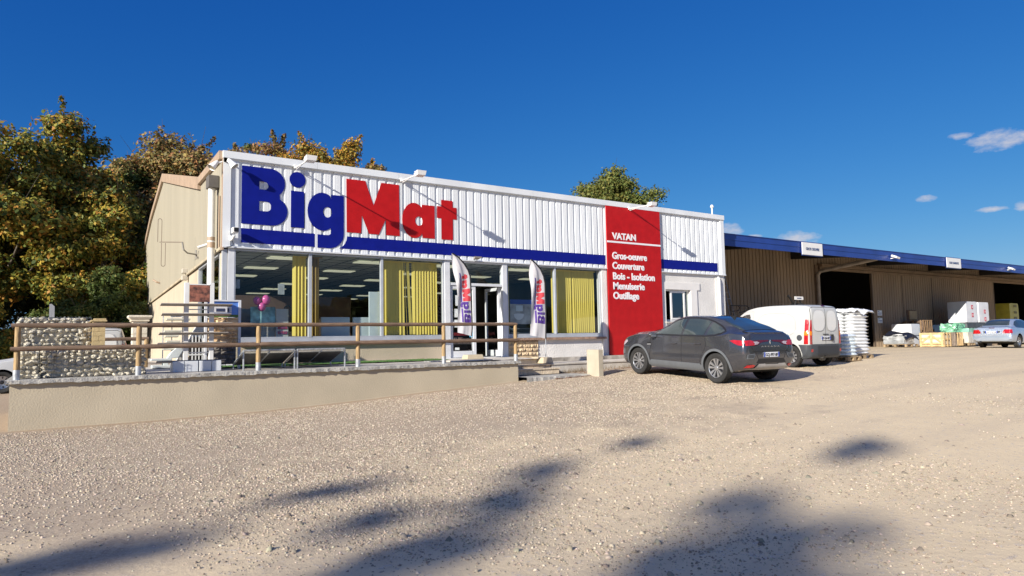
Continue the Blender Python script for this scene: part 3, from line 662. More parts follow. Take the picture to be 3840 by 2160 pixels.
def hornlamp(c,rz,label):
    o=thing('corner_floodlight',label,'lamp',c,'floodlights at the top left corner')
    b=MB(); M=Matrix.Translation(c)@Matrix.Rotation(rz,4,'Z')@Matrix.Rotation(R_(50),4,'Y')
    prof=[(.03,-.10),(.06,-.06),(.075,0),(.12,.14)]
    vs=[];n=10
    for r_,h in prof:
        for k in range(n):
            a=2*math.pi*k/n; vs.append(M@Vector((h,r_*math.cos(a),r_*math.sin(a)*.8)))
    b.add(vs,[(i*n+k,i*n+(k+1)%n,(i+1)*n+(k+1)%n,(i+1)*n+k) for i in range(3) for k in range(n)])
    b.build('shade',mWhiteP,o,smooth=True,fixn=False)
    b=MB(); b.tube([c,(3.3,16.95,5.98)],.02,6); b.obox((3.28,16.93,5.99),.07,.09,.09); b.build('bracket',mWhiteP,o)
    b=MB(); b.add([M@Vector((.12,.10*math.cos(2*math.pi*k/12),.08*math.sin(2*math.pi*k/12))) for k in range(12)],[tuple(range(12))]); b.build('lens',pmat('lamp_lens',(.28,.25,.18),.2,.1),o)
hornlamp(Vector((3.36,16.72,5.90)),R_(-25),'round white floodlight on the corner facing the front')
hornlamp(Vector((3.06,16.98,5.88)),R_(190),'round white floodlight on the corner facing the side')
o=thing('security_camera','white and black camera low on the left corner of the cladding','camera',(3.45,16.9,4.2))
b=MB(); b.tube([(3.45,16.93,4.10),(3.45,16.86,4.12),(3.47,16.80,4.19)],.035,8); b.obox((3.45,16.92,4.13),.09,.05,.12); b.obox((3.48,16.78,4.30),.13,.2,.13); b.build('housing',mWhiteP,o,bevel=.01)
MB().obox((3.49,16.672,4.305),.105,.02,.10).build('lens',mBlackP,o,bevel=.01)
MB().tube([(3.45,16.9,4.08),(3.47,16.88,3.98),(3.42,16.88,3.93),(3.32,16.9,3.91)],.008,6).build('cable',mBlackP,o)
o=thing('security_camera','slim white bullet camera beside the thick downpipe','camera',SP(1.6,.1)+(4.2,))
x,y=SP(1.55,.22); b=MB(); b.tube([(x-.12,y+.0,4.08),(x+.10,y-.02,4.17)],.04,10); b.tube([(x+.06,y,4.17),(x+.25,y,4.2)],.02,6); b.build('housing',mWhiteP,o,smooth=True)
# entrance floodlight
o=thing('entrance_floodlight','small grey floodlight above the entrance under the blue stripe','lamp',(10.1,16.9,4.0))
b=MB(); b.add([(9.98,16.72,4.03),(10.22,16.72,4.03),(10.18,16.88,3.99),(10.02,16.88,3.99),(10.0,16.74,3.99),(10.2,16.74,3.99),(10.17,16.88,3.95),(10.03,16.88,3.95)],[(0,1,2,3),(4,7,6,5),(0,4,5,1),(1,5,6,2),(2,6,7,3),(3,7,4,0)]); b.build('lamp_head',pmat('warm_grey',(.40,.36,.31),.5,.1),o)
b=MB(); b.tube([(10.02,16.8,4.0),(10.1,16.92,3.90),(10.18,16.8,4.0)],.008,6); b.build('bracket',mAlu,o)
# downpipe with hopper
dp=thing('downpipe','thick pale downpipe with a dark hopper on the left corner of the store','downpipe',(3.12,17.55,1.1))
px0,py0=SP(.62,.16)
b=MB(); b.tube([(px0,py0,4.22),(px0,py0,5.44)],.082,16); b.tube([(px0,py0,1.12),(px0,py0,3.99)],.082,16); b.tube([(px0,py0,4.10),(px0,py0,4.14)],.088,16); b.build('pipe',mWhiteP,dp,smooth=True)
b=MB(); b.tube([(px0,py0,4.14),(px0,py0,4.23)],.09,16); b.tube([(px0,py0,3.97),(px0,py0,4.10)],.09,16); b.tube([(px0+.12,py0-.3,3.95),(px0+.12,py0-.3,5.2)],.02,8); b.build('joint',mBrownTrim,dp,smooth=True)
b=MB(); b.box(px0-.11,py0-.18,5.42,px0+.13,py0+.16,5.72); b.build('hopper',pmat('hopper_grey',(.13,.12,.11),.6,.1),dp,bevel=.01)
dp2=MB(); dp2.tube([(20.80,16.93,.95),(20.80,16.93,3.72),(20.80,16.95,3.80),(20.80,17.0,3.84)],.052,14)
tag(dp2.build('downpipe',mWhiteP,smooth=True),'slim white downpipe on the right end pilaster of the store','downpipe')
vp_=MB(); vp_.tube([(21.02,17.3,6.0),(21.02,17.3,6.56)],.03,10); vp_.lathe([(.045,.56),(.075,.60),(.04,.68),(.004,.69)],(21.02,17.3,6.0),'Z',12)
tag(vp_.build('vent_pipe',[mWhiteP],smooth=True),'short white vent pipe with a cap at the right end of the roof edge','vent pipe')
# aerial
an=thing('wall_aerial','thin loop aerial on a bent arm on the cream side wall','aerial',SP(4.5,.05)+(4.3,))
b=MB(); a0=SP(4.5,.03)+(4.27,); a1=SP(3.3,.45)+(4.30,)
b.tube([a0,SP(4.1,.30)+(4.25,),SP(3.9,.42)+(4.32,),SP(3.85,.46)+(4.52,)],.022,8); q=SP(4.5,.0); b.obox((q[0]-.02,q[1],4.27),.04,.05,.26); b.build('arm',pmat('arm_grey',(.30,.29,.28),.5,.1),an,smooth=True)
b=MB(); J=Vector(SP(3.85,.46)+(4.52,)); K=Vector(SP(4.5,.98)+(4.58,)); b.tube([J,K],.012,6)
def loop(c,h,sg):
    w_=.05; p=[]
    for k in range(9): a=math.pi*k/8; p.append(c+Vector((-w_*math.cos(a),0,sg*(h+w_*math.sin(a)))))
    return [c+Vector((-w_,0,0))]+p+[c+Vector((w_,0,0))]
b.tube(loop(K,.62,1),.008,6); b.tube(loop(K+Vector((.10,0,-.02)),.62,-1),.008,6); b.build('loop',pmat('aerial_brown',(.18,.14,.11),.5,.1),an)
bl=MB()
for s_,z in((6.75,4.0),(6.75,3.78)):
    x,y=SP(s_,.09); bl.obox((x,y,z),.16,.22,.15)
tag(bl.build('wall_lamp_boxes',pmat('box_grey',(.52,.48,.40),.6,.1),bevel=.015),'pair of small grey lamp boxes on the side wall beside the trim','lamp')
hk=MB(); x,y=SP(16.8,.03); hk.tube([(x,y,4.45),(x-.12,y,4.48),(x-.25,y+.1,4.58)],.04,6)
tag(hk.build('wall_bracket',mBrownTrim),'small dark bracket high on the cream side wall','bracket')
# ---------------------------------------------------------------- terrace
def zfl(y): return 1.08+.05*min(1,max(0,(y-14.6)/2.4))
tw=thing('terrace_wall','long low beige rendered retaining wall with a rough grey coping in front of the store','wall',(-.6,14.68,.2))
b=MB(); b.box(-.6,14.68,-.4,10.02,14.9,1.0); b.box(-.6,14.9,-.4,-.4,18.5,1.0); b.build('wall',mWallR,tw)
rows=[]; r=random.Random(4); b=MB()
xs=np.arange(-.66,10.061,.067)
for kz,(y,z) in enumerate(((14.9,1.078),(14.61,1.078),(14.60,1.07),(14.60,1.01),(14.68,1.0))):
    rows.append([(x,y+(r.uniform(-.006,.012) if kz in(2,3) else 0),z+(r.uniform(-.016,.006) if kz==3 else 0)) for x in xs])
b.sheet(rows); b.box(-.66,14.60,1.0,-.655,18.5,1.07); b.box(10.055,14.61,1.0,10.06,14.9,1.07); b.box(-.655,14.9,1.0,-.4,18.5,1.078); b.build('coping',mConc,tw,fixn=False)
b=MB()
b.sheet([[(-.4,14.9,1.079),(10.06,14.9,1.079)],[(-.4,17.0,1.128),(10.06,17.0,1.128)]]); b.sheet([[(-.4,17.0,1.128),(3.3,17.0,1.128)],[(-.4,18.5,1.13),(3.3,18.5,1.13)]]); b.sheet([[(1.45,18.5,1.13),(3.4,18.5,1.13)],[(1.6,47,1.0),(4.4,47,1.0)]]); b.box(10.06,15.62,.5,11.3,17.0,1.05); b.sheet([[(10.06,15.5,1.079),(11.3,15.5,1.079)],[(10.06,17.0,1.128),(11.3,17.0,1.128)]])
b.box(-.39,18.45,.2,1.5,18.5,1.125); b.box(1.45,18.5,.2,1.5,46,1.12)
struct(b,'terrace_floor',mConcL,'pale concrete terrace floor in front of the shop windows','terrace',fixn=False)
gr=MB(); rows=[]; r=random.Random(2)
for y in np.arange(15.95,16.86,.03): rows.append([(x,y,zfl(y)+.02+r.uniform(-.006,.012)) for x in np.arange(2.75,8.75,.05)])
gr.sheet(rows); tag(gr.build('artificial_grass',pmat('artificial_turf',(.10,.22,.05),.9,.35,60,bump=.4,bscale=120)),'strip of bright green artificial grass under the shop windows','grass',kind='stuff')
tbox('metal_plate',7.95,15.55,1.10,8.75,15.95,1.118,mGalv,'flat grey metal plate lying on the terrace beside the grass','plate')
tbox('paving_slab',8.3,15.15,1.09,9.55,15.75,1.125,mConcL,'cream slab lying flat on the terrace near the entrance','slab')
o=MB()
for i,(x,y,w_,d_) in enumerate(((8.95,14.98,.55,.3),(9.5,15.05,.3,.25),(9.3,15.25,.5,.2))): o.obox((x,y,1.093),w_,d_,.012,rz=.2*i)
tag(o.build('drain_grating',mSteelDk),'dark metal grating pieces lying on the terrace by the last posts','grating')
# railing
rail=thing('timber_railing','two-rail round timber railing with galvanised post feet along the terrace edge','railing',(-.5,14.75,1.08))
mTim=pmat('treated_timber',(.21,.137,.09),.75,.25,3,stretch=(1.2,14,14),bump=.5,bscale=12)
mPost=pmat('treated_post',(.40,.275,.135),.75,.22,4,stretch=(10,10,1.2),bump=.4,bscale=10)
PX=[-.51,1.36,3.55,5.71,7.89,10.0]
for x in PX:
    b=MB(); b.tube([(x,14.75,1.20),(x,14.75,1.5),(x,14.75,2.0)],[.049,.048,.047],14); po=b.build('post',mPost,rail,smooth=True)
    b=MB(); b.tube([(x,14.75,1.075),(x,14.75,1.25)],.054,16); b.build('post_foot',mGalv,po,smooth=True)
for zc,y in((2.025,14.75),(1.615,14.70)):
    for a,c in zip(PX,PX[1:]):
        a0=a-(.10 if a==PX[0] else -.002); c0=c+(.05 if c==PX[-1] else -.002); n=14; r=random.Random(int(a*10)+int(zc*7))
        pts=[(a0+(c0-a0)*i/n,y+r.uniform(-.002,.002),zc+r.uniform(-.003,.003)) for i in range(n+1)]; rr=[.043+r.uniform(-.002,.002) for _ in pts]; rr[0]*=.8; rr[-1]*=.82
        MB().tube(pts,rr,14).build('rail',mTim,rail,smooth=True)
br=thing('back_railing','slim timber rail at the back of the terrace in front of the parked white van','railing',(.3,18.4,1.13))
MB().tube([(.2,18.4,1.80),(1.9,18.4,1.81)],.04,10).build('rail',mTim,br,smooth=True)
for x in(.25,1.85): MB().tube([(x,18.4,1.12),(x,18.4,1.80)],.045,10).build('post',mPost,br,smooth=True)
# gabions
mGab=pmat('gabion_stone',(.68,.63,.51),.9,.15,9,bump=.5,bscale=35)
mWire=pmat('gabion_wire',(.16,.18,.19),.45,.1,10,metal=.5)
def stone_shape(r):
    bm=bmesh.new(); bmesh.ops.create_icosphere(bm,subdivisions=2,radius=1)
    ks=[Vector((r.gauss(0,1),r.gauss(0,1),r.gauss(0,1))).normalized() for _ in range(9)]; ds=[r.uniform(.55,.85) for _ in ks]
    vs=[]
    for v in bm.verts:
        p=v.co.copy()
        for k,d in zip(ks,ds):
            q=p.dot(k)
            if q>d: p-=k*(q-d)
        vs.append(p*(1+r.uniform(-.03,.03)))
    fs=[tuple(v.index for v in f.verts) for f in bm.faces]; bm.free(); return vs,fs
_r=random.Random(11); SHAPES=[stone_shape(_r) for _ in range(14)]
def gabion(x0,x1,y0,y1,z0,z1,label,seed,size=.068,step=.075):
    g=thing('gabion',label,'gabion',((x0+x1)/2,(y0+y1)/2,z0),'stone cages on the terrace')
    r=random.Random(seed); b=MB()
    b.box(x0+.07,y0+.09,z0+.02,x1-.07,y1-.04,z1-.09)
    def put(x,y,z):
        vs,fs=r.choice(SHAPES); s=size*r.uniform(.62,1.12); M=Matrix.Translation((x,y,z))@Matrix.Rotation(r.uniform(-.5,.5),4,'Y')@Matrix.Rotation(r.uniform(0,6.3),4,'Z')@Matrix.Diagonal((s*r.uniform(.9,1.35),s*r.uniform(.8,1.1),s*r.uniform(.5,.85),1))
        b.add([M@v for v in vs],fs)
    z=z0+size*.55
    while z<z1-size*.3:
        x=x0+size*.6
        while x<x1-size*.4:
            put(x+r.uniform(-.015,.015),y0+size*.75+r.uniform(0,.03),z+r.uniform(-.02,.02)); x+=size*r.uniform(1.35,1.8)
        y=y0+size*1.5
        while y<y1:
            put(x0+size*.7,y,z+r.uniform(-.01,.02)); put(x1-size*.7,y,z+r.uniform(-.01,.02)); y+=size*1.6
        z+=size*1.18
    y=y0+size
    while y<y1:
        x=x0+size
        while x<x1-size*.5: put(x,y,z1-size*.55+r.uniform(-.02,.01)); x+=size*1.6
        y+=size*1.5
    tag(b.build('stones',mGab,g,smooth=False,fixn=False),None,None,kind='stuff')
    w=MB(); wr=.0028
    n=max(1,round((x1-x0)/step)); m=max(1,round((z1-z0)/step)); k=max(1,round((y1-y0)/step))
    for i in range(n+1):
        x=x0+(x1-x0)*i/n
        for y in(y0,y1): w.tube([(x,y,z0),(x,y,z1)],wr,4,False)
        w.tube([(x,y0,z1),(x,y1,z1)],wr,4,False)
    for j in range(m+1):
        z=z0+(z1-z0)*j/m
        for y in(y0,y1): w.tube([(x0,y,z),(x1,y,z)],wr,4,False)
        for x in(x0,x1): w.tube([(x,y0,z),(x,y1,z)],wr,4,False)
    for i in range(k+1):
        y=y0+(y1-y0)*i/k
        for x in(x0,x1): w.tube([(x,y,z0),(x,y,z1)],wr,4,False)
        w.tube([(x0,y,z1),(x1,y,z1)],wr,4,False)
    pts=[]
    for i in range(int((x1-x0)/.004)): a=i*.42; pts.append((x0+i*.004,y0+.012*math.cos(a),z1+.012*math.sin(a)))
    w.tube(pts[::2],.003,4,False)
    w.build('wire_cage',mWire,g,smooth=False,fixn=False)
gabion(-.50,-.19,14.93,15.25,1.085,1.60,'short narrow stone-filled cage at the left end of the terrace edge',1)
gabion(-.16,1.50,14.93,15.25,1.085,1.60,'long low stone-filled cage just behind the left railing',2)
gabion(-.56,.62,15.60,16.0,1.10,2.20,'tall stone-filled cage rising behind the low ones, topped by loose stones',3)
# two grey slats behind
o=MB(); o.box(-.075,16.4,1.1,-.035,16.44,2.5); 
o.add([(-.03,16.4,1.1),(.03,16.4,1.1),(.03,16.43,1.1),(-.03,16.43,1.1),(-.035,16.4,2.5),(.012,16.4,2.45),(.012,16.43,2.45),(-.035,16.43,2.5)],[(0,3,2,1),(4,5,6,7),(0,1,5,4),(1,2,6,5),(2,3,7,6),(3,0,4,7)])
tag(o.build('upright_slats',pmat('grey_slat',(.35,.36,.37),.6,.05)),'two narrow grey slats standing upright behind the tall stone cage','slats')
# brick sample pillar
bp_=thing('brick_pillar','slim tan brick sample pillar with a flat cap beside the tall stone cage','pillar',(.75,15.62,1.1))
b=MB(); z=1.1; i=0
mTan=pmat('tan_brick',(.56,.43,.22),.85,.10,8,bump=.3)
while z<2.11:
    h=.0925
    if i%2==0: b.box(.63,15.50,z,.845,15.73,z+h-.006)
    else: b.box(.63,15.50,z,.735,15.73,z+h-.006); b.box(.741,15.50,z,.845,15.73,z+h-.006)
    z+=h; i+=1
b.box(.637,15.507,1.1,.838,15.72,2.11); b.build('shaft',mTan,bp_); b=MB(); b.box(.60,15.47,2.118,.875,15.76,2.15); b.box(.65,15.50,2.15,.86,15.73,2.18); b.build('cap',mTan,bp_,bevel=.006)
# display stand with shelves
ds=thing('shelf_stand','tall white two-post display stand with thin grey-brown shelves and a brown stone picture','display stand',(2.5,15.6,1.31))
b=MB(); b.box(2.245,15.5,1.31,2.33,15.60,2.93); b.build('post',mWhiteP,ds,bevel=.004); b=MB(); b.box(2.735,15.5,1.31,2.82,15.60,2.94); b.build('post',mWhiteP,ds,bevel=.004)
MB().box(2.34,15.5,2.53,2.73,15.53,2.89).build('picture',pmat('brown_stone_print',(.22,.085,.055),.5,.8,14,c2=(.06,.03,.025)),ds)
MB().box(2.34,15.495,2.885,2.73,15.535,2.905).build('picture_rail',mWhiteP,ds)
for z,x0,x1 in((2.465,1.80,3.16),(2.262,1.82,3.14),(2.075,1.84,3.16),(1.87,1.78,3.08),(1.665,1.75,3.04),(1.27+.03,1.74,3.04)):
    b=MB(); b.obox(((x0+x1)/2,15.47,z),x1-x0,.22,.016,rx=-.16); b.build('shelf',pmat('sill_sample',(.33,.295,.26),.6,.12,3),ds)
for z in(2.365,1.46): MB().box(2.33,15.6,z,2.74,15.62,z+.022).build('crossbar',mWhiteP,ds)
for i,(x0,x1) in enumerate(((2.02,2.235),(2.245,2.49),(2.51,2.74),(2.75,2.93))):
    o=tbox('white_planter',x0,15.25,1.09,x1,15.65,1.305,pmat('planter_white',(.68,.71,.75),.35,.03,3),'white planter box under the display stand, '+('leftmost','second from left','third from left','rightmost')[i]+' of the row of four','planter','white planters in a row')
# stone sample board
sb=thing('stone_sample_board','framed stand with a house picture above warm and grey stone cladding samples','display stand',(3.05,16.0,1.1))
b=MB(); b.box(3.40,15.93,1.1,3.455,16.0,2.61); b.box(2.71,15.93,1.1,2.76,16.0,2.61); b.box(2.76,15.93,2.575,3.40,16.0,2.61); b.build('frame',mAluW,sb)
b=MB(); b.box(2.76,15.955,2.23,3.40,15.97,2.575); b.build('picture',pmat('picture_sky',(.10,.22,.55),.4,.3,2,c2=(.04,.10,.40)),sb)
b=MB(); b.box(2.78,15.945,2.33,3.26,15.954,2.46); b.box(2.98,15.945,2.46,3.12,15.954,2.49); b.build('house_print',pmat('print_white',(.66,.66,.68),.4,.06),sb)
b=MB(); b.box(2.82,15.94,2.36,2.88,15.944,2.42); b.box(2.94,15.94,2.35,3.12,15.944,2.42); b.box(3.17,15.94,2.34,3.21,15.944,2.43); b.build('window_print',pmat('print_dark',(.04,.05,.10),.4,.1),sb)
MB().box(2.76,15.95,2.23,3.40,15.956,2.285).build('grass_print',pmat('print_green',(.10,.19,.04),.5,.2),sb)
def cladding(x0,x1,z0,z1,mat,seed,h=.085,name='stone_cladding'):
    r=random.Random(seed); b=MB(); z=z0
    while z<z1-.02:
        hh=min(h*r.uniform(.8,1.25),z1-z); x=x0
        while x<x1-.02:
            w_=min(r.uniform(.12,.30),x1-x)
            nx,nz=5,4; bul=r.uniform(.02,.045)
            rows=[[(x+.005+(w_-.01)*i/nx,15.95-(0 if i in(0,nx) or j in(0,nz) else bul*r.uniform(.6,1.15)),z+.004+(hh-.008)*j/nz) for i in range(nx+1)] for j in range(nz+1)]
            b.sheet(rows); x+=w_
        z+=hh
    b.box(x0,15.952,z0,x1,16.0,z1); return b.build(name,mat,sb,fixn=False)
cladding(2.76,3.39,1.66,2.22,pmat('warm_stone',(.66,.50,.30),.85,.35,6,c2=(.42,.25,.13)),5)
cladding(2.76,3.36,1.20,1.62,pmat('grey_stone',(.17,.155,.14),.85,.3,8),6)
# two mesh racks
def mesh_rack(x0,x1,label,seed):
    o=thing('mesh_rack',label,'rack',((x0+x1)/2,15.4,1.09),'galvanised tilted racks on the terrace')
    b=MB(); t_=.018
    def bar(p,q,r=t_): b.tube([p,q],r,6)
    bar((x0,14.90,1.49),(x1,14.90,1.49),.022); bar((x0,15.85,1.20),(x1,15.85,1.20))
    for x in(x0,x1): bar((x,14.90,1.085),(x,14.90,1.49)); bar((x,15.85,1.10),(x,15.85,1.20)); bar((x,14.90,1.49),(x,15.85,1.20))
    bar(((x0+x1)/2,14.90,1.46),((x0+x1)/2,15.85,1.18)); b.build('frame',mGalv,o)
    b=MB(); n=int((x1-x0)/.045)
    for i in range(1,n): x=x0+(x1-x0)*i/n; b.tube([(x,14.92,1.475),(x,15.83,1.20)],.003,4,False)
    for j in range(1,20): f=j/20; b.tube([(x0,14.90+.95*f,1.485-.29*f),(x1,14.90+.95*f,1.485-.29*f)],.003,4,False)
    b.build('grid',mGalv,o,fixn=False)
    b=MB(); b.add([(x0+.02,15.04,1.435),(x1-.02,15.04,1.435),(x1-.02,15.83,1.195),(x0+.02,15.83,1.195),(x0+.02,15.04,1.42),(x1-.02,15.04,1.42),(x1-.02,15.83,1.18),(x0+.02,15.83,1.18)],[(0,1,2,3),(4,7,6,5),(0,4,5,1),(2,6,7,3),(1,5,6,2),(0,3,7,4)])
    b.build('tray',pmat('dark_tray',(.07,.07,.068),.6,.2,6),o)
mesh_rack(3.29,4.34,'low galvanised tilted rack nearer the stone sample board',1)
mesh_rack(4.40,5.46,'low galvanised tilted rack, the right one under the second window',2)
# pale sill samples, stair sample and slatted grille by the side wall
rk=thing('sill_rack','light steel rack holding short pale window sill samples near the side wall','display stand',(2.3,17.2,1.13))
b=MB()
for x in(2.06,2.24,2.46): b.tube([(x,17.2,1.13),(x,17.2,2.30)],.012,6)
for z in(1.55,2.05): b.tube([(2.06,17.2,z),(2.46,17.2,z)],.010,6)
b.build('frame',mGalv,rk)
for z,x0,x1 in((2.22,2.11,2.60),(2.07,2.10,2.62),(1.95,2.07,2.42),(1.84,2.09,2.36),(1.72,2.12,2.4),(1.55,2.05,2.3)):
    MB().obox(((x0+x1)/2,17.12,z),x1-x0,.2,.03,rx=-.1).build('sill_sample',pmat('pale_sill',(.62,.60,.50),.8,.1,5),rk)
sg=thing('rack_sign','small white sign with a name in grey capitals above the sill samples','sign',(2.22,17.15,2.27))
MB().box(2.20,17.15,2.27,2.45,17.165,2.335).build('plate',mWhiteP,sg); me=text_mesh('ALKERN',.058,.004,.002); place_mesh(me,'lettering',pmat('dark_grey_ink',(.05,.05,.06),.5,.01),sg,facadeM(2.205,17.147,2.285,sg))
st=MB(); st.prism([(2.30,1.15),(2.42,1.15),(2.95,2.02),(2.95,2.16),(2.83,2.16)],17.3,17.55,'Y'); tag(st.build('stair_stringer',pmat('pale_stringer',(.62,.60,.57),.85,.06,3)),'slanting pale concrete stair stringer sample leaning by the side wall','stair sample')
gl=thing('slatted_grille','small grille of white bars over a dark arched opening, behind the display stand','grille',(2.75,16.9,1.13))
b=MB(); b.prism([(2.58,1.25)]+[(2.72+.15*math.cos(R_(a)),1.62+.2*math.sin(R_(a))) for a in range(180,-1,-20)]+[(2.90,1.25)],17.0,17.04,'Y'); b.build('opening',mSteelDk,gl)
b=MB()
for x in(2.62,2.69,2.76,2.83): b.box(x,16.92,1.22,x+.022,16.95,1.85)
b.box(2.54,16.915,1.40,2.92,16.93,1.43); b.box(2.54,16.915,1.66,2.92,16.93,1.69); b.build('bars',mWhiteP,gl)
lo=MB(); lo.box(1.80,16.9,1.30,2.22,17.2,1.35); lo.box(2.05,16.95,1.13,2.15,17.15,1.30); lo.box(1.82,16.9,1.135,2.28,17.2,1.20); lo.prism([(2.12,1.35),(2.35,1.35),(2.45,1.52),(2.35,1.62),(2.22,1.5)],16.95,17.15,'Y')
tag(lo.build('bench_sample',pmat('bluish_white_stone',(.62,.66,.65),.8,.06,4),bevel=.01),'low pale bench-like stone samples stacked at the foot of the side wall','bench')
# classical pillar
pl=thing('stone_pillar','cream block pillar with a flared cap at the side entrance','pillar',(1.85,20.1,1.1))
mCr=pmat('cream_stone',(.70,.635,.51),.85,.08,5,bump=.4)
b=MB(); z=1.1; i=0
while z<2.28:
    b.box(1.69,20.0,z,2.03,20.34,z+.163); z+=.17; i+=1
b.build('shaft',mCr,pl,bevel=.008)
b=MB(); pr=[(.19,2.26),(.22,2.29),(.20,2.31),(.25,2.36),(.27,2.39),(.26,2.43)]
for (w0,z0),(w1,z1) in zip(pr,pr[1:]):
    c=(1.86,20.17); vs=[(c[0]+a*w0,c[1]+d*w0,z0) for a,d in((-1,-1),(1,-1),(1,1),(-1,1))]+[(c[0]+a*w1,c[1]+d*w1,z1) for a,d in((-1,-1),(1,-1),(1,1),(-1,1))]
    b.add(vs,[(0,1,5,4),(1,2,6,5),(2,3,7,6),(3,0,4,7)])
b.add([(1.60,19.91,2.43),(2.12,19.91,2.43),(2.12,20.43,2.43),(1.60,20.43,2.43)],[(0,1,2,3)]); b.build('cap',mCr,pl,fixn=False)
# ---- steps
stp=thing('entrance_steps','three sandstone block steps climbing from the yard to the entrance landing','steps',(10.8,15.0,.65))
def step(x1,yf,zt,yb,h):
    b=MB(); b.box(10.06,yf,zt-.035,x1,yb,zt); b.build('tread',mStoneStep,stp,bevel=.005)
    b=MB(); x=10.1; r=random.Random(int(zt*100))
    while x<x1-.05:
        w_=min(r.uniform(.38,.5),x1-.03-x); b.box(x+.004,yf+.03,zt-h,x+w_-.004,yf+.2,zt-.036); x+=w_
    b.build('riser',mStoneStep,stp,bevel=.004)
step(11.52,15.60,1.085,16.2,.15); step(11.55,15.25,.94,15.62,.12); step(11.62,14.95,.835,15.27,.16)
b=MB(); xs=np.linspace(10.02,12.10,30); r=random.Random(9)
rows=[[(x,15.0,.66) for x in xs],[(x,14.32+r.uniform(0,.01),.655) for x in xs],[(x,14.30+r.uniform(-.01,.01),.645) for x in xs],[(x,14.30+r.uniform(-.01,.01),.3) for x in xs]]
b.sheet(rows); b.box(12.098,14.31,.3,12.10,15.0,.655)
tag(b.build('landing_slab',mConc,fixn=False),'rough grey concrete slab at the foot of the entrance steps','slab')
b=MB(); b.box(11.52,15.25,.3,16.5,16.5,.935); b.build('x',mConc) if False else None
kb=MB(); kb.box(11.56,15.28,.3,19.9,16.52,.90); kb.box(11.56,15.25,.90,19.9,16.52,.945)
tag(kb.build('lower_ledge',mConcL,bevel=.006),'low pale concrete ledge running from the steps along the front wall','ledge')
kb=MB(); kb.box(11.30,16.5,.5,20.6,17.0,1.055); tag(kb.build('upper_ledge',pmat('stained_concrete',(.50,.46,.40),.9,.3,3,c2=(.16,.14,.12)),bevel=.006),'weathered concrete plinth directly under the white front wall','ledge')
o=tbox('bollard_block',12.11,13.93,.50,12.28,14.42,1.315,pmat('smooth_beige',(.45,.40,.31),.85,.05,4,bump=.2),'upright smooth beige block standing at the right end of the grey slab','block',bev=.012)
# dry weeds at the ledge
wd=MB(); r=random.Random(12)
for i in range(420):
    x=r.uniform(11.75,15.0) if i%3 else r.uniform(11.7,12.6); y=15.2+r.uniform(-.12,.04); z=gz(x,y) if i%7==0 else .66+(x-11.7)*.035; h=r.uniform(.04,.16); a=r.uniform(-.08,.08)
    wd.add([(x-.004,y,z),(x+.004,y,z),(x+a,y+r.uniform(-.05,.02),z+h)],[(0,1,2)])
tag(wd.build('dry_weeds',pmat('dry_weed',(.30,.22,.12),.9,.4,20),fixn=False),'dry weeds growing along the foot of the concrete ledge','weeds',kind='stuff')
lf=MB(); 
for i in range(260):
    x=10.9+r.random()**1.5*1.2 if i%2 else r.uniform(11.8,14.5); y=(14.28-r.random()*.06) if i%2 else 15.1-r.random()*.3; z=gz(x,y)+.012; s=r.uniform(.012,.03); a=r.random()*6.3
    lf.add([(x+s*math.cos(a),y+s*math.sin(a),z+r.uniform(0,.02)),(x-s*math.sin(a)*.6,y+s*math.cos(a)*.6,z+r.uniform(0,.02)),(x-s*math.cos(a),y-s*math.sin(a),z),(x+s*math.sin(a)*.6,y-s*math.cos(a)*.6,z+.01)],[(0,1,2,3)])
tag(lf.build('dead_leaves',pmat('dead_leaf',(.26,.11,.05),.85,.4,30),fixn=False),'small brown dead leaves gathered at the foot of the slab and ledge','leaves',kind='stuff')
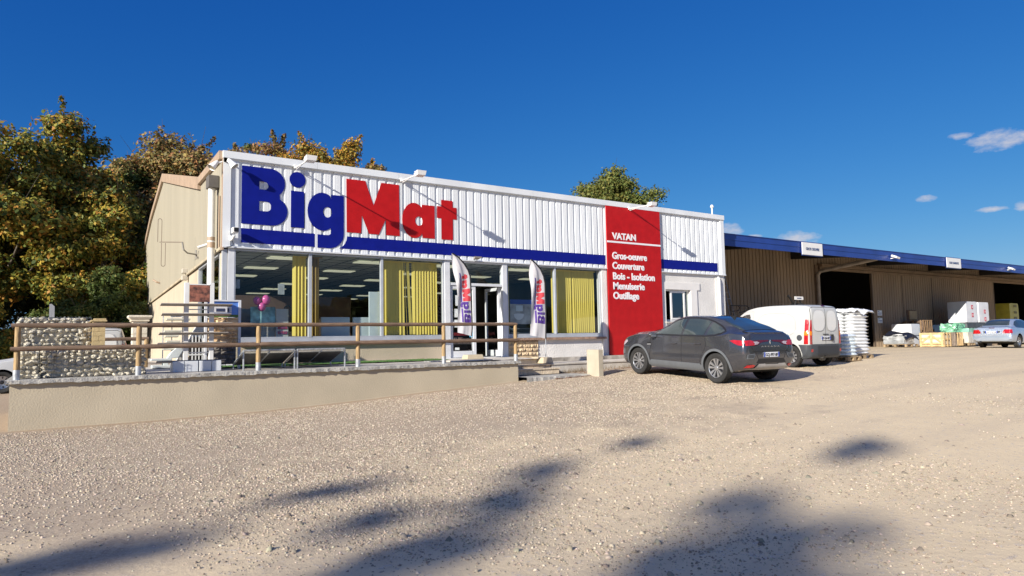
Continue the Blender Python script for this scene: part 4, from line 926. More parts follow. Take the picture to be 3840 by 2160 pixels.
# ---- feather flags
mFlag=pmat('flag_cloth',(.70,.69,.72),.7,.03,2,trans=.35); mFlagV=pmat('flag_violet',(.10,.045,.30),.7,.05,4,trans=.2); mFlagR=pmat('flag_red',(.66,.07,.09),.7,.05,4,trans=.2)
mSleeve=pmat('black_sleeve',(.008,.008,.01),.6,.05)
def resample(pts,n):
    P=[Vector(p) for p in pts]; d=[0]
    for a,c in zip(P,P[1:]): d.append(d[-1]+(c-a).length)
    out=[]
    for i in range(n):
        t_=d[-1]*i/(n-1); k=max(j for j in range(len(d)) if d[j]<=t_+1e-9); k=min(k,len(P)-2); f=(t_-d[k])/max(1e-9,d[k+1]-d[k]); out.append(P[k].lerp(P[k+1],min(1,f)))
    return out
def flag(name_lbl,Y,tip,pole,left,bottom,txt,base,basebox,blabel):
    o=thing('feather_flag',name_lbl,'flag',(pole[-1][0],Y,pole[-1][1]),'feather flags at the entrance')
    zb=bottom[-1][1]
    right=[p for p in [tip]+pole if p[1]>zb]+[bottom[-1]]
    lft=[tip]+left
    n=44; Rr=resample([(p[0],p[1],0) for p in right],n); Ll=resample([(p[0],p[1],0) for p in lft],n)
    def surf(u,v):   # u 0..1 from tip down, v 0..1 from free edge to pole
        i=min(n-1.001,u*(n-1)); k=int(i); f=i-k; a=Ll[k].lerp(Ll[k+1],f); c=Rr[k].lerp(Rr[k+1],f); p=a.lerp(c,v)
        w=.035*math.sin(v*6.5+u*9)*(1-v)*1.3+.02*math.sin(u*14+v*3)*(1-v)+.012*math.sin(v*19+u*5)*(1-v)
        return p.x,Y+w+.06*(1-v)*min(1,u*4),p.y
    b=MB(); b.sheet([[surf(i/(n-1),j/12) for j in range(13)] for i in range(n)]); b.build('cloth',mFlag,o,smooth=True,fixn=False)
    pts=[(p[0],Y,p[1]) for p in [tip]+pole]
    sl=[p for p in pts if p[2]>zb]+[(bottom[-1][0],Y,zb)]
    b=MB(); b.tube(sl,.021,8); b.build('sleeve',mSleeve,o,smooth=True)
    b=MB(); b.tube([sl[-1],pts[-1]],.011,8); b.build('pole',mGalv,o,smooth=True)
    # printed lettering: u0..u1 along the flag, stem side to the pole
    u_b,u_t,v0,v1,barv0,barv1=txt
    L0,L1=3.66,9.54
    def mapp(px,pz,side=-1,voff=0):
        u=u_b+(u_t-u_b)*(px-L0)/(L1-L0); v=v0+(v1-v0)*(pz-4.50)/(5.92-4.50)
        x,y,z=surf(u,v); return (x,y-.004,z)
    def printed(polys,name,mat,dense=.12):
        me=curve_shape(polys,0.0); bm=bmesh.new(); bm.from_mesh(me); bpy.data.meshes.remove(me)
        bmesh.ops.remove_doubles(bm,verts=bm.verts,dist=1e-4)
        for _ in range(4):
            es=[e for e in bm.edges if e.calc_length()>.22]
            if not es: break
            bmesh.ops.subdivide_edges(bm,edges=es,cuts=1); bmesh.ops.triangulate(bm,faces=bm.faces)
        me=bpy.data.meshes.new(name); 
        wl=world_loc(o)
        for v in bm.verts: v.co=Vector(mapp(v.co.x,v.co.y))-wl
        bm.to_mesh(me); bm.free(); me.materials.append(mat); ob=bpy.data.objects.new(name,me); col.objects.link(ob); ob.parent=o
    for k,nm,_ in names: printed(LET[k],nm,mFlagR if k in'Mat' else mFlagV)
    zb0=4.50-(barv1)*1.42; zb1=4.50-(barv0)*1.42
    printed([[(3.66,zb0),(5.4,zb0),(5.4,zb1),(3.66,zb1)]],'printed_bar',mFlagV); printed([[(6.1,zb0),(9.9,zb0),(9.9,zb1),(6.25,zb1)]],'printed_bar',mFlagV)
    x0,x1,y0,y1,z0,z1=basebox
    bb=MB(); i_=.03; bb.add([(x0,y0,z0),(x1,y0,z0),(x1,y1,z0),(x0,y1,z0),(x0+i_,y0+i_,z1),(x1-i_,y0+i_,z1),(x1-i_,y1-i_,z1),(x0+i_,y1-i_,z1)],[(0,3,2,1),(4,5,6,7),(0,1,5,4),(1,2,6,5),(2,3,7,6),(3,0,4,7)])
    tag(bb.build('flag_base_block',pmat('cream_block',(.52,.44,.31),.85,.06,4),bevel=.012),blabel,'block','blocks holding the flags')
flag('white feather flag with violet and red lettering, left of the open door',16.25,(8.995,4.002),[(9.187,3.901),(9.355,3.738),(9.476,3.571),(9.542,3.402),(9.555,3.144),(9.57,2.822),(9.58,2.394),(9.586,1.967),(9.59,1.2)],
  [(9.016,3.828),(9.061,3.554),(9.117,3.237),(9.159,2.814),(9.172,2.391),(9.183,1.969),(9.174,1.843)],[(9.325,1.789),(9.447,1.767),(9.565,1.744)],(.86,.30,.42,.93,.10,.27),None,(9.33,9.87,16.1,16.42,1.115,1.235),'cream block holding the flag in front of the glass door')
flag('white feather flag with violet and red lettering, right of the entrance over the stone facing',15.5,(11.095,3.857),[(11.252,3.755),(11.41,3.598),(11.514,3.404),(11.557,3.207),(11.557,2.811),(11.566,2.373),(11.554,1.936),(11.53,1.13)],
  [(11.084,3.671),(11.089,3.344),(11.1,3.019),(11.107,2.586),(11.104,2.154),(11.066,1.735)],[(11.225,1.701),(11.385,1.673),(11.54,1.636)],(.83,.29,.40,.93,.08,.25),None,(11.30,11.66,15.32,15.95,.95,1.115),'cream block holding the flag at the top of the steps')
# ---------------------------------------------------------------- warehouse shed
shed=thing('warehouse_shed','long brown clad warehouse with a deep overhanging roof edged in blue, behind the yard','warehouse',(21.3,21,.9))
YW,YF=21.0,17.4
def shedwall(x0,x1,z0,z1,name='wall',y=YW,mat=None):
    corrb=MB(); corrug(corrb,(x0,y),(x1,y),z1,z0,pitch=.27,depth=.04,groove=.045,nrm=(0,-1)); return corrb.build(name,mat or mShed,shed,fixn=False)
shedwall(21.3,33.55,.3,5.9); shedwall(33.55,54.7,5.30,5.9); shedwall(54.7,80,5.35,5.9); shedwall(60.5,80,.2,5.35)
d=shedwall(38.75,54.65,.35,5.04,'sliding_door',YW-.16,mShed)
for x0_,x1_ in((42.08,42.12),(45.74,45.78),(49.48,49.52),(38.70,38.78),(54.60,54.68)): MB().box(x0_,YW-.22,.5,x1_,YW-.12,5.03).build('door_edge',pmat('dark_brown_trim',(.09,.065,.045),.7,.1,3),d)
b=MB(); b.prism([(YW-.02,5.16),(YW-.02,5.40),(YW-.32,5.36),(YW-.34,5.22)],33.72,62,'X'); b.box(33.72,YW-.2,5.04,62,YW-.06,5.17); b.build('door_track_cover',mShedT,shed)
b=MB(); b.box(33.45,YW-.1,.3,33.70,YW+.2,5.3); b.build('door_post',mShedT,shed)
b=MB(); b.box(21.6,YF,5.165,90,YF+.05,5.40); b.box(21.6,YF-.015,5.405,90,YF+.05,5.635); b.box(21.6,YF-.04,5.63,90,YF+.06,5.655); b.build('roof_fascia',mBlueTrim,shed)
b=MB(); b.prism([(YF+.05,5.55),(YF+.05,5.60),(YW+18,8.4),(YW+18,8.35)],21.6,90,'X'); b.build('roof',mRoof,shed)
for x in(24.2,31.4,38.6,45.8,53.0):
    b=MB(); b.prism([(YF+.08,5.24),(YF+.08,5.52),(YW-.05,5.9),(YW-.05,5.5)],x,x+.18,'X'); b.build('roof_bracket',mSteelDk,shed)
b=MB(); b.box(21.4,YW+.6,.3,90,YW+.7,.35) ; b.box(21.3,YW+16,.3,90,YW+16.2,8.2); b.prism([(YW+.1,.3),(YW+.1,5.95),(YW+16,8.2),(YW+16,.3)],21.3,21.4,'X'); b.prism([(YW+.1,.3),(YW+.1,5.95),(YW+16,8.2),(YW+16,.3)],89,90,'X'); b.build('inner_wall',pmat('shed_inside',(.03,.026,.022),.9,.1),shed)
pi=MB(); pi.tube([(33.5,YW-.18,.7),(33.5,YW-.18,4.75),(33.5,YW-.35,4.95),(33.5,YF+.25,5.28),(33.5,YF+.12,5.36)],.105,12); tag(pi.build('drain_pipe',pmat('grey_brown_pipe',(.27,.235,.20),.6,.15,3),smooth=True),'grey-brown drainpipe slanting from the blue roof edge down the warehouse wall','drainpipe')
def shedsign(x0,x1,z0,z1,txt,lbl,h):
    o=thing('shed_sign',lbl,'sign',((x0+x1)/2,YF-.1,z0)); MB().box(x0,YF-.09,z0,x1,YF-.06,z1).build('board',mWhiteP,o,bevel=.004)
    MB().box(x0-.02,YF-.055,z0-.04,x1+.02,YF-.042,z1+.04).build('frame',mBlueTrim,o)
    me=text_mesh(txt,1,.008,.015); xs=[v.co.x for v in me.vertices]; k=(x1-x0)*.66/(max(xs)-min(xs)); me.transform(Matrix.Diagonal((k,h/.73,1,1))@Matrix.Translation((-min(xs),0,0)))
    place_mesh(me,'lettering',pmat('sign_ink',(.03,.06,.16),.5,.02),o,facadeM(x0+(x1-x0)*.17,YF-.097,(z0+z1)/2-h/2,o))
shedsign(26.82,28.33,5.08,5.62,'GROS OEUVRE','white board reading GROS OEUVRE on the blue roof edge','' or .12)
shedsign(39.97,41.6,5.10,5.64,'BOIS CHARPENTE','white board reading BOIS CHARPENTE farther along the blue roof edge',.12)
for x,l in((34.35,'white lamp on the blue roof edge between the two boards'),(47.85,'white lamp on the blue roof edge at the far right')):
    o=thing('eave_lamp',l,'lamp',(x,YF-.2,5.3),'lamps on the blue roof edge'); b=MB(); b.obox((x,YF-.22,5.35),.34,.30,.10,rx=.4,ry=.15); b.build('lamp_head',mWhiteP,o,bevel=.02); MB().tube([(x-.1,YF-.02,5.28),(x,YF-.2,5.32)],.02,6).build('arm',mWhiteP,o)
for z,l,zz in((2.63,'white notice with blue lines, upper of two beside the open doorway',.3),(2.20,'white notice with blue lines, lower of two beside the open doorway',.3)):
    o=thing('notice_board',l,'notice',(39.38,YW-.25,z),'notices on the warehouse door'); MB().box(39.14,YW-.23,z,39.62,YW-.21,z+zz).build('board',mWhiteP,o)
    b=MB(); b.box(39.18,YW-.235,z+.13,39.58,YW-.23,z+.16); b.box(39.18,YW-.235,z+.06,39.55,YW-.23,z+.08); b.box(39.18,YW-.235,z+.22,39.32,YW-.23,z+.26); b.build('lettering',mBlueTrim,o)
# hatch / wooden board
o=thing('wall_hatch','small pale wooden hatch box on the warehouse door above the crates','hatch',(43,YW-.3,2.4)); MB().box(42.45,YW-.24,2.36,43.5,YW-.17,2.98).build('frame',pmat('brown_wood',(.17,.10,.06),.8,.2,4),o); MB().box(42.62,YW-.30,2.42,43.48,YW-.245,2.92).build('panel',pmat('tan_board',(.45,.33,.19),.8,.08,4),o)
# ladder, railing and machine near the shed wall
mLad=pmat('ladder_metal',(.28,.28,.29),.45,.15,8,metal=.5)
ld=thing('ladder','long metal ladder leaning beside the white end of the store','ladder',(23.5,18.5,.8))
p0,p1=Vector((23.55,18.3,.80)),Vector((23.08,18.75,4.5)); r0,r1=Vector((23.95,18.35,.80)),Vector((23.28,18.75,4.5))
b=MB(); b.tube([p0,p1],.022,6); b.tube([r0,r1],.022,6); b.build('side_rail',mLad,ld)
b=MB()
for i in range(13): f=.04+i*.075; b.tube([p0.lerp(p1,f),r0.lerp(r1,f)],.014,6)
b.build('rung',mLad,ld)
rr=MB(); rr.tube([(23.1,18.3,2.87),(24.15,18.3,2.87),(24.32,18.3,2.80),(24.3,18.3,2.68),(23.7,18.3,2.58)],.02,8); rr.tube([(23.1,18.2,2.87),(23.45,18.2,2.87),(23.6,18.2,2.78),(23.5,18.2,2.66),(23.1,18.2,2.62)],.02,8); rr.tube([(23.15,18.3,.8),(23.15,18.3,2.87)],.02,8)
tag(rr.build('tube_railing',mSteelDk,smooth=True),'dark bent tube railing at the foot of the ladder','railing')
ob=tbox('rust_panel',22.75,18.6,.8,22.95,18.65,3.0,pmat('rust_orange',(.30,.09,.04),.8,.3,6),'narrow rust-coloured panel between the store end and the ladder','panel')
mc=thing('machine','dark machine with raised levers and a small name plate, behind the white van','machine',(28.2,18.5,.85))
b=MB(); b.box(27.4,18.2,.85,29.2,19.0,2.55); b.prism([(27.9,2.55),(28.9,2.55),(28.6,2.95),(28.0,3.05)],18.3,18.8,'Y')
b.tube([(27.38,18.5,3.39),(27.6,18.5,3.2),(27.85,18.5,2.9)],.045,8); b.tube([(28.0,18.6,3.40),(28.1,18.6,3.1)],.035,8); b.tube([(27.7,18.4,2.9),(27.8,18.4,3.2)],.03,6); b.tube([(28.15,18.4,2.9),(28.1,18.4,3.2)],.03,6); b.tube([(28.2,18.5,2.95),(28.8,18.5,2.75)],.08,8); b.build('body',mBlackP,mc)
MB().box(27.62,18.32,3.19,28.26,18.34,3.34).build('name_plate',mWhiteP,mc); me=text_mesh('YANMAR',.085,.004,.002); bpy.data.meshes.remove(me)
MB().box(27.78,18.312,3.24,28.1,18.318,3.28).build('plate_print',pmat('sign_ink',(.03,.06,.16),.5,.02),mc)
# ---- bag pallets
mBag=pmat('white_bag_plastic',(.80,.82,.83),.32,.05,7,spec=.6); mBag2=pmat('printed_bag',(.70,.76,.80),.35,.30,16,c2=(.50,.58,.66)); mPallet=pmat('pallet_wood',(.34,.25,.15),.85,.2,6)
def pallet(x0,x1,y0,y1,z0,label,parent=None):
    b=MB(); h=.14
    for i in range(7):
        x=x0+(x1-x0)*i/7; b.box(x+.01,y0,z0+h-.022,x+(x1-x0)/7-.02,y1,z0+h)
    for y in(y0,(y0+y1)/2-.05,y1-.1):
        b.box(x0,y,z0,x1,y+.1,z0+.02); 
        for x in(x0,(x0+x1)/2-.07,x1-.14): b.box(x,y,z0+.02,x+.14,y+.1,z0+h-.022)
    if parent is not None: return b.build('pallet',mPallet,parent)
    return tag(b.build('pallet',mPallet),label,'pallet','wooden pallets in the yard')
def bagstack(name,x0,x1,y0,y1,z0,layers,h,label,glabel,seed,mat,nx=1,ny=2):
    r=random.Random(seed)
    for k in range(layers):
        b=MB()
        ox,oy=r.uniform(-.02,.02),r.uniform(-.02,.02)
        z=z0+k*h; n=9; m=7
        X0,X1,Y0,Y1=x0+ox,x1+ox,y0+oy,y1+oy
        for jy in range(ny):
            ya=Y0+(Y1-Y0)*jy/ny+.005; yb=Y0+(Y1-Y0)*(jy+1)/ny-.005
            for jx in range(nx):
                xa=X0+(X1-X0)*jx/nx+.005; xb=X0+(X1-X0)*(jx+1)/nx-.005
                for sgn in(1,-1):
                    rows=[]
                    for i in range(n+1):
                        u=i/n*2-1; row=[]
                        for j in range(m+1):
                            v=j/m*2-1; pr_=max(0,1-abs(u)**5)**.4*max(0,1-abs(v)**5)**.4
                            row.append(((xa+xb)/2+u*(xb-xa)/2*(1+.02*math.sin(j*3+k)),(ya+yb)/2+v*(yb-ya)/2,z+h*.5+sgn*(h*.54*pr_+r.uniform(-.004,.004)*(pr_>0.1))))
                        rows.append(row)
                    b.sheet(rows if sgn>0 else rows[::-1])
        o=b.build(name,mat,smooth=True,fixn=False,sharp=180); lay={0:'the lowest layer'}.get(k,'layer %d from the bottom'%(k+1)); 
        if k==layers-1: lay='the top layer'
        tag(o,label%lay,'bags',glabel)
pallet(22.0,23.05,12.45,13.75,.765,'wooden pallet under the tall stack of white bags')
bagstack('bag_layer',22.05,22.98,12.5,13.75,.905,13,.112,'white plastic bags, %s of the tall stack','layers of bags in the tall stack',3,mBag,1,3)
pallet(20.72,21.5,12.0,12.95,.75,'wooden pallet under the low stack of grey-printed bags')
bagstack('bag_layer',20.78,21.42,12.05,12.85,.89,6,.118,'grey-printed white bags, %s of the low stack','layers of bags in the low stack',4,mBag2,1,2)
# plastic hood on the tall stack
r=random.Random(6); rows=[]
nu,nv=26,22
for i in range(nu+1):
    u=i/nu; row=[]
    for j in range(nv+1):
        v=j/nv; x=21.95+u*1.15; y=12.42+v*1.42; e=min(u,1-u,v,1-v)
        z=2.40+.05*math.sin(u*9+v*4)+.03*math.sin(v*17+u*11)-(.09 if e<.02 else .02 if e<.06 else 0)+r.uniform(-.018,.018)
        if u>.9: z+=.02-.12*(u-.9)*10*v*0; x+=.0
        if v<.06 and u>.85: x+=.14; z-=.02
        row.append((x,y,z))
    rows.append(row)
hb=MB(); hb.sheet(rows); tag(hb.build('plastic_hood',mBag,smooth=True,fixn=False,sharp=180),'crumpled white plastic sheet over the top of the tall bag stack','plastic sheet')
# ---- goods along the shed
mCrW=pmat('pale_crate_wood',(.60,.43,.22),.8,.14,4,stretch=(2,2,2)); mGoods=pmat('cream_goods',(.66,.60,.48),.7,.05,3)
cr=thing('wooden_crate','new pale timber crate with diagonal braces standing in the sun before the warehouse','crate',(38.6,17.5,.86))
X,Y0,Y1,Z0,Z1=38.27,17.0,18.16,.86,1.60
MB().box(X+.03,Y0+.03,Z0+.12,39.03,Y1-.03,Z1-.03).build('goods',mGoods,cr)
b=MB()
for z in(Z0+.02,Z0+.13,Z0+.40,Z1-.09): b.box(X,Y0,z,X+.022,Y1,z+.085)
for y in(Y0,(Y0+Y1)/2-.05,Y1-.1): b.box(X-.022,y,Z0,X-.001,y+.1,Z1)
b.build('planks',mCrW,cr)
b=MB()
for sg in(-1,1):
    p=Vector((X-.012,(Y0+Y1)/2,Z1-.12)); q=Vector((X-.012,(Y0+Y1)/2+sg*.52,Z0+.2)); dd=(q-p); b.obox((p+q)/2,.018,.075,dd.length,rx=-math.atan2(dd.y,-dd.z)*-1 if False else math.atan2(-dd.y,dd.z))
b.build('brace',mCrW,cr)
b=MB()
for z in(Z0+.02,Z0+.35,Z1-.09): b.box(X,Y0-.022,z,39.06,Y0,z+.085)
for x in(X,38.62,38.96): b.box(x,Y0-.045,Z0,x+.1,Y0-.023,Z1)
b.build('side_planks',mCrW,cr)
def slatcrate(x0,x1,y0,y1,z0,z1,label,seed,mat):
    o=thing('slatted_crate',label,'crate',((x0+x1)/2,(y0+y1)/2,z0),'crates of stone along the warehouse'); r=random.Random(seed)
    MB().box(x0+.05,y0+.06,z0+.1,x1-.05,y1-.03,z1-.04).build('goods',mGoods if seed%2 else pmat('brown_goods',(.16,.11,.08),.8,.3,5),o)
    b=MB(); n=5
    for i in range(n):
        x=x0+(x1-x0)*(i+.5)/n; b.obox((x+r.uniform(-.03,.03),y0+.02,(z0+z1)/2),.06,.03,z1-z0,ry=r.uniform(-.14,.14))
    for i in range(3): y=y0+(y1-y0)*(i+.4)/3; b.obox((x0+.01,y,(z0+z1)/2),.03,.07,z1-z0)
    b.box(x0,y0+.03,z1-.07,x1,y0+.06,z1); b.box(x0,y0+.03,z0,x1,y0+.06,z0+.08); b.build('slats',mat,o)
    return o
slatcrate(39.2,39.95,17.05,18.1,.87,1.60,'greyish slatted crate next to the new braced crate',1,pmat('weathered_wood',(.30,.24,.19),.85,.2,6))
slatcrate(40.05,40.8,17.1,18.1,.88,1.58,'brown slatted crate, right of the greyish one',2,mCrW)
slatcrate(41.67,42.76,19.5,20.72,1.66,2.34,'brown timber crate stacked high behind, at the wall',4,pmat('mid_wood',(.26,.165,.09),.85,.2,6))
tbox('crate_base',41.6,19.4,.86,42.8,20.75,1.655,pmat('brown_goods',(.16,.11,.08)),'brown packed goods under the high crate by the wall','crate')
def wrapped(name,x0,x1,y0,y1,z0,z1,mat,label,cat,group=None,seed=1,amp=.02):
    bm=bmesh.new(); bmesh.ops.create_cube(bm,size=1); bmesh.ops.subdivide_edges(bm,edges=bm.edges,cuts=7,use_grid_fill=True); r=random.Random(seed)
    for v in bm.verts:
        c=v.co.copy(); n=(abs(c.x)>.49)+(abs(c.y)>.49)+(abs(c.z)>.49)
        k=(.985 if n==2 else .965 if n==3 else 1)
        v.co=Vector(((x0+x1)/2+c.x*k*(x1-x0)+r.uniform(-amp,amp)*.6,(y0+y1)/2+c.y*k*(y1-y0)+r.uniform(-amp,amp)*.6,(z0+z1)/2+c.z*k*(z1-z0)+(r.uniform(-amp,amp) if c.z>-.45 else 0)))
    me=bpy.data.meshes.new(name); bm.to_mesh(me); bm.free(); me.polygons.foreach_set('use_smooth',[True]*len(me.polygons)); me.set_sharp_from_angle(angle=R_(35)); me.materials.append(mat)
    o=bpy.data.objects.new(name,me); col.objects.link(o); return tag(o,label,cat,group)
mWrap=pmat('white_wrap',(.66,.68,.72),.3,.05,2,spec=.6)
pallet(41.55,42.3,17.15,17.75,.86,'pallet under the pale wrapped slabs')
wrapped('wrapped_slabs',41.61,42.2,17.2,17.75,1.005,1.58,pmat('cream_wrap',(.60,.57,.49),.4,.1,4),'cream tiles under clear wrap on a pallet, right of the slatted crates','wrapped goods',seed=2)
wrapped('clear_wrap',42.25,43.2,17.4,18.0,.9,1.55,pmat('dull_wrap',(.42,.42,.40),.35,.25,5),'crumpled clear film over goods right of the cream tiles','plastic sheet',seed=3,amp=.05)
wrapped('wrapped_block',39.62,40.59,19.2,20.3,1.47,2.11,mWrap,'long white wrapped block resting above the grey covered goods','wrapped goods','white wrapped blocks',seed=4,amp=.008)
wrapped('wrapped_block',39.65,40.55,19.25,20.25,.87,1.465,mWrap,'white wrapped block standing under the long white one','wrapped goods','white wrapped blocks',seed=5,amp=.01)
pallet(36.95,38.2,18.2,19.4,.88,'pallet under the grey covered goods')
wrapped('covered_goods',36.94,38.0,18.3,19.4,1.025,1.47,pmat('grey_film',(.36,.38,.40),.35,.2,3),'goods under cloudy grey film on a pallet by the warehouse doorway','covered goods',seed=6,amp=.045)
tp=MB(); rows=[]; r=random.Random(3)
for i in range(19):
    u=i/18; rows.append([(36.96+u*1.4,18.22+v*1.15,1.50+.20*math.sin(u*3.0)*(.5+.5*v)+.05*math.sin(v*5+u*4)-(.28*(1-v*8) if v<.125 else 0)) for v in np.linspace(0,1,14)])
tp.sheet(rows); tag(tp.build('dark_tarpaulin',pmat('navy_tarp',(.012,.015,.03),.5,.2,4),smooth=True,fixn=False,sharp=180),'dark navy tarpaulin humped over the grey covered goods','tarpaulin')
def logo_box(x0,x1,y0,y1,z0,z1,label,marks):
    o=thing('tall_white_pack',label,'pack',((x0+x1)/2,(y0+y1)/2,z0),'tall white insulation packs'); w_=wrapped('pack',x0,x1,y0,y1,z0,z1,mWrap,None,None,seed=int(x0),amp=.008)
    c=world_loc(o); w_.data.transform(Matrix.Translation(-c)); w_.parent=o
    for k in('label','category','group'):
        if k in w_: del w_[k]
    b=MB()
    for x,z in marks: b.box(x,y0-.022,z,x+.22,y0-.012,z+.24)
    b.build('red_mark',pmat('mark_red',(.45,.02,.06),.5,.1),o); b=MB()
    for x,z in marks: b.box(x+.08,y0-.028,z+.05,x+.14,y0-.023,z+.18)
    b.build('mark_symbol',mWhiteP,o); return o
logo_box(45.45,46.94,18.8,19.85,2.16,3.44,'tall white pack with red marks, left one of the pair on top of the pile',[(46.1,2.98),(46.12,2.5)])
logo_box(47.12,48.50,18.8,19.6,2.16,3.42,'tall white pack with red marks, right one of the pair on top of the pile',[(47.8,2.72),(47.82,2.25)])
wrapped('dark_pile',45.2,48.7,18.7,20.2,.82,2.14,pmat('dark_film',(.06,.07,.08),.5,.2,3),'dark covered pile carrying the tall white packs','covered goods',seed=8,amp=.03)
wrapped('navy_bundle',43.9,45.15,19.3,20.3,.85,2.04,pmat('navy_film',(.015,.03,.06),.4,.3,3),'navy covered bundle left of the green wrapped goods','covered goods',seed=9,amp=.04)
mGreen=pmat('mint_wrap',(.26,.56,.42),.35,.18,4,spec=.6)
pallet(43.6,45.0,17.95,18.7,.85,'pallet under the mint green packs')
wrapped('green_pack',43.62,44.95,18.0,18.65,1.0,1.80,mGreen,'mint green wrapped packs half hidden by the silver car','wrapped goods',seed=10,amp=.04)
wrapped('green_sheet',43.0,44.2,18.4,19.2,1.60,2.06,pmat('green_sheet',(.22,.52,.34),.35,.25,5),'loose lighter green plastic humped above the mint packs','plastic sheet',seed=11,amp=.09)
yp=thing('yellow_pack','tall yellow wrapped pack standing inside the right doorway','pack',(57,21,2.3))
w_=wrapped('pack',56.26,57.78,20.5,21.6,.72,3.60,pmat('yellow_wrap',(.46,.42,.06),.4,.1,3),None,None,seed=12,amp=.01); w_.data.transform(Matrix.Translation(-world_loc(yp))); w_.parent=yp
for z in(2.45,2.85,3.3): MB().box(56.9,20.478,z,57.4,20.488,z+.16).build('print',pmat('olive_print',(.16,.14,.02),.5,.2,20),yp)
# pale timber in the first doorway
tbox('door_board',38.3,21.9,.85,38.6,22.0,3.1,pmat('brown_wood',(.17,.10,.06)),'brown board standing just inside the first doorway','board')
# ---------------------------------------------------------------- vehicles
def pchip(x,y,xi):
    x=np.asarray(x,float); y=np.asarray(y,float); h=np.diff(x); dl=np.diff(y)/h; m=np.zeros(len(x))
    for i in range(1,len(x)-1):
        if dl[i-1]*dl[i]>0: w1=2*h[i]+h[i-1]; w2=h[i]+2*h[i-1]; m[i]=(w1+w2)/(w1/dl[i-1]+w2/dl[i])
    m[0]=dl[0]; m[-1]=dl[-1]
    k=np.clip(np.searchsorted(x,xi)-1,0,len(x)-2); t=(xi-x[k])/h[k]
    return y[k]*(2*t**3-3*t**2+1)+h[k]*m[k]*(t**3-2*t**2+t)+y[k+1]*(-2*t**3+3*t**2)+h[k]*m[k+1]*(t**3-t**2)
def catmull(P,n):
    P=np.asarray(P,float); out=[]
    for i in range(len(P)-1):
        p0=P[max(i-1,0)]; p1=P[i]; p2=P[i+1]; p3=P[min(i+2,len(P)-1)]
        for k in range(n):
            t=k/n; out.append(.5*((2*p1)+(-p0+p2)*t+(2*p0-5*p1+4*p2-p3)*t*t+(-p0+3*p1-3*p2+p3)*t**3))
    out.append(P[-1]); return np.array(out)
def car_body(name,st,parent,paint,inner,arches,arch_r,sec=None,nx=110):
    S=np.array(sorted(st)); x=S[:,0]; xi=np.unique(np.concatenate([np.linspace(x[0],x[-1],nx),x,np.linspace(x[0],x[0]+.25,12),np.linspace(x[-1]-.25,x[-1],12)]))
    C=[pchip(x,S[:,k],xi) for k in range(1,8)]
    rings=[]
    for i,X in enumerate(xi):
        zb,zs,zt,wb,wm,ws,wt=[c[i] for c in C]
        ze=zt-min(.075,(zt-zs)*.22)
        P=[(0,zb),(wb*.8,zb),(wb,zb+.05),(wm,zb+(zs-zb)*.33),(wm*1.0,zb+(zs-zb)*.68),(ws+.004,zs-.03),(ws-.012,zs+.012),((ws*.5+wt*.5)+(zt-zs)*.035,zs+(ze-zs)*.52),(wt+.012,ze-.01),(wt-.06,zt-(zt-ze)*.35),(wt*.5,zt-.008),(0,zt)]
        rings.append(catmull(P,4))
    n=len(rings[0]); v=[];f=[]
    for X,rg in zip(xi,rings):
        full=[(X,y,z) for y,z in rg]+[(X,-y,z) for y,z in rg[-2:0:-1]]
        v+=full
    m_=2*n-2
    for i in range(len(xi)-1):
        for k in range(m_): k2=(k+1)%m_; f.append((i*m_+k,i*m_+k2,(i+1)*m_+k2,(i+1)*m_+k))
    f.append(tuple(range(m_))[::-1]); f.append(tuple((len(xi)-1)*m_+k for k in range(m_)))
    me=bpy.data.meshes.new(name); me.from_pydata(v,[],f)
    bm=bmesh.new(); bm.from_mesh(me); bmesh.ops.recalc_face_normals(bm,faces=bm.faces); bm.to_mesh(me); bm.free()
    tmp=bpy.data.objects.new('tmp',me); col.objects.link(tmp)
    bvh=BVHTree.FromPolygons([vv.co for vv in me.vertices],[tuple(p.vertices) for p in me.polygons])
    cut=MB()
    for ax in arches:
        for sg in(-1,1):
            y0,y1=(.52*sg,1.3*sg)
            nn=36; o=len(cut.v)
            for yy in(y0,y1):
                for k in range(nn): a=2*math.pi*k/nn; cut.v.append((ax+arch_r*math.cos(a),yy,.345+arch_r*math.sin(a)))
            cut.f+=[tuple(o+k for k in range(nn)),tuple(o+nn+k for k in range(nn))[::-1]]+[(o+k,o+nn+k,o+nn+(k+1)%nn,o+(k+1)%nn) for k in range(nn)]; cut.mi+=[0]*(nn+2)
    co=cut.build('cut',inner)
    md=tmp.modifiers.new('b','BOOLEAN'); md.operation='DIFFERENCE'; md.object=co; md.solver='EXACT'
    bpy.context.view_layer.update()
    me2=bpy.data.meshes.new_from_object(tmp.evaluated_get(bpy.context.evaluated_depsgraph_get()))
    bpy.data.objects.remove(co); bpy.data.objects.remove(tmp)
    me2.name=name; me2.materials.clear(); me2.materials.append(paint); me2.materials.append(inner)
    for p in me2.polygons:
        c=p.center; ins=any(math.hypot(c.x-ax,c.z-.345)<arch_r+.003 and abs(c.y)<.97 and (abs(c.y)<.54 or abs(math.hypot(c.x-ax,c.z-.345)-arch_r)<.02) for ax in arches)
        if ins and not (abs(p.normal.y)>.6 and abs(c.y)>.60): p.material_index=1
        else: p.material_index=0
        if c.z<.30 and p.normal.z<-.7: p.material_index=1
    me2.polygons.foreach_set('use_smooth',[True]*len(me2.polygons)); me2.set_sharp_from_angle(angle=R_(38))
    ob=bpy.data.objects.new(name,me2); col.objects.link(ob); ob.parent=parent
    return ob,bvh
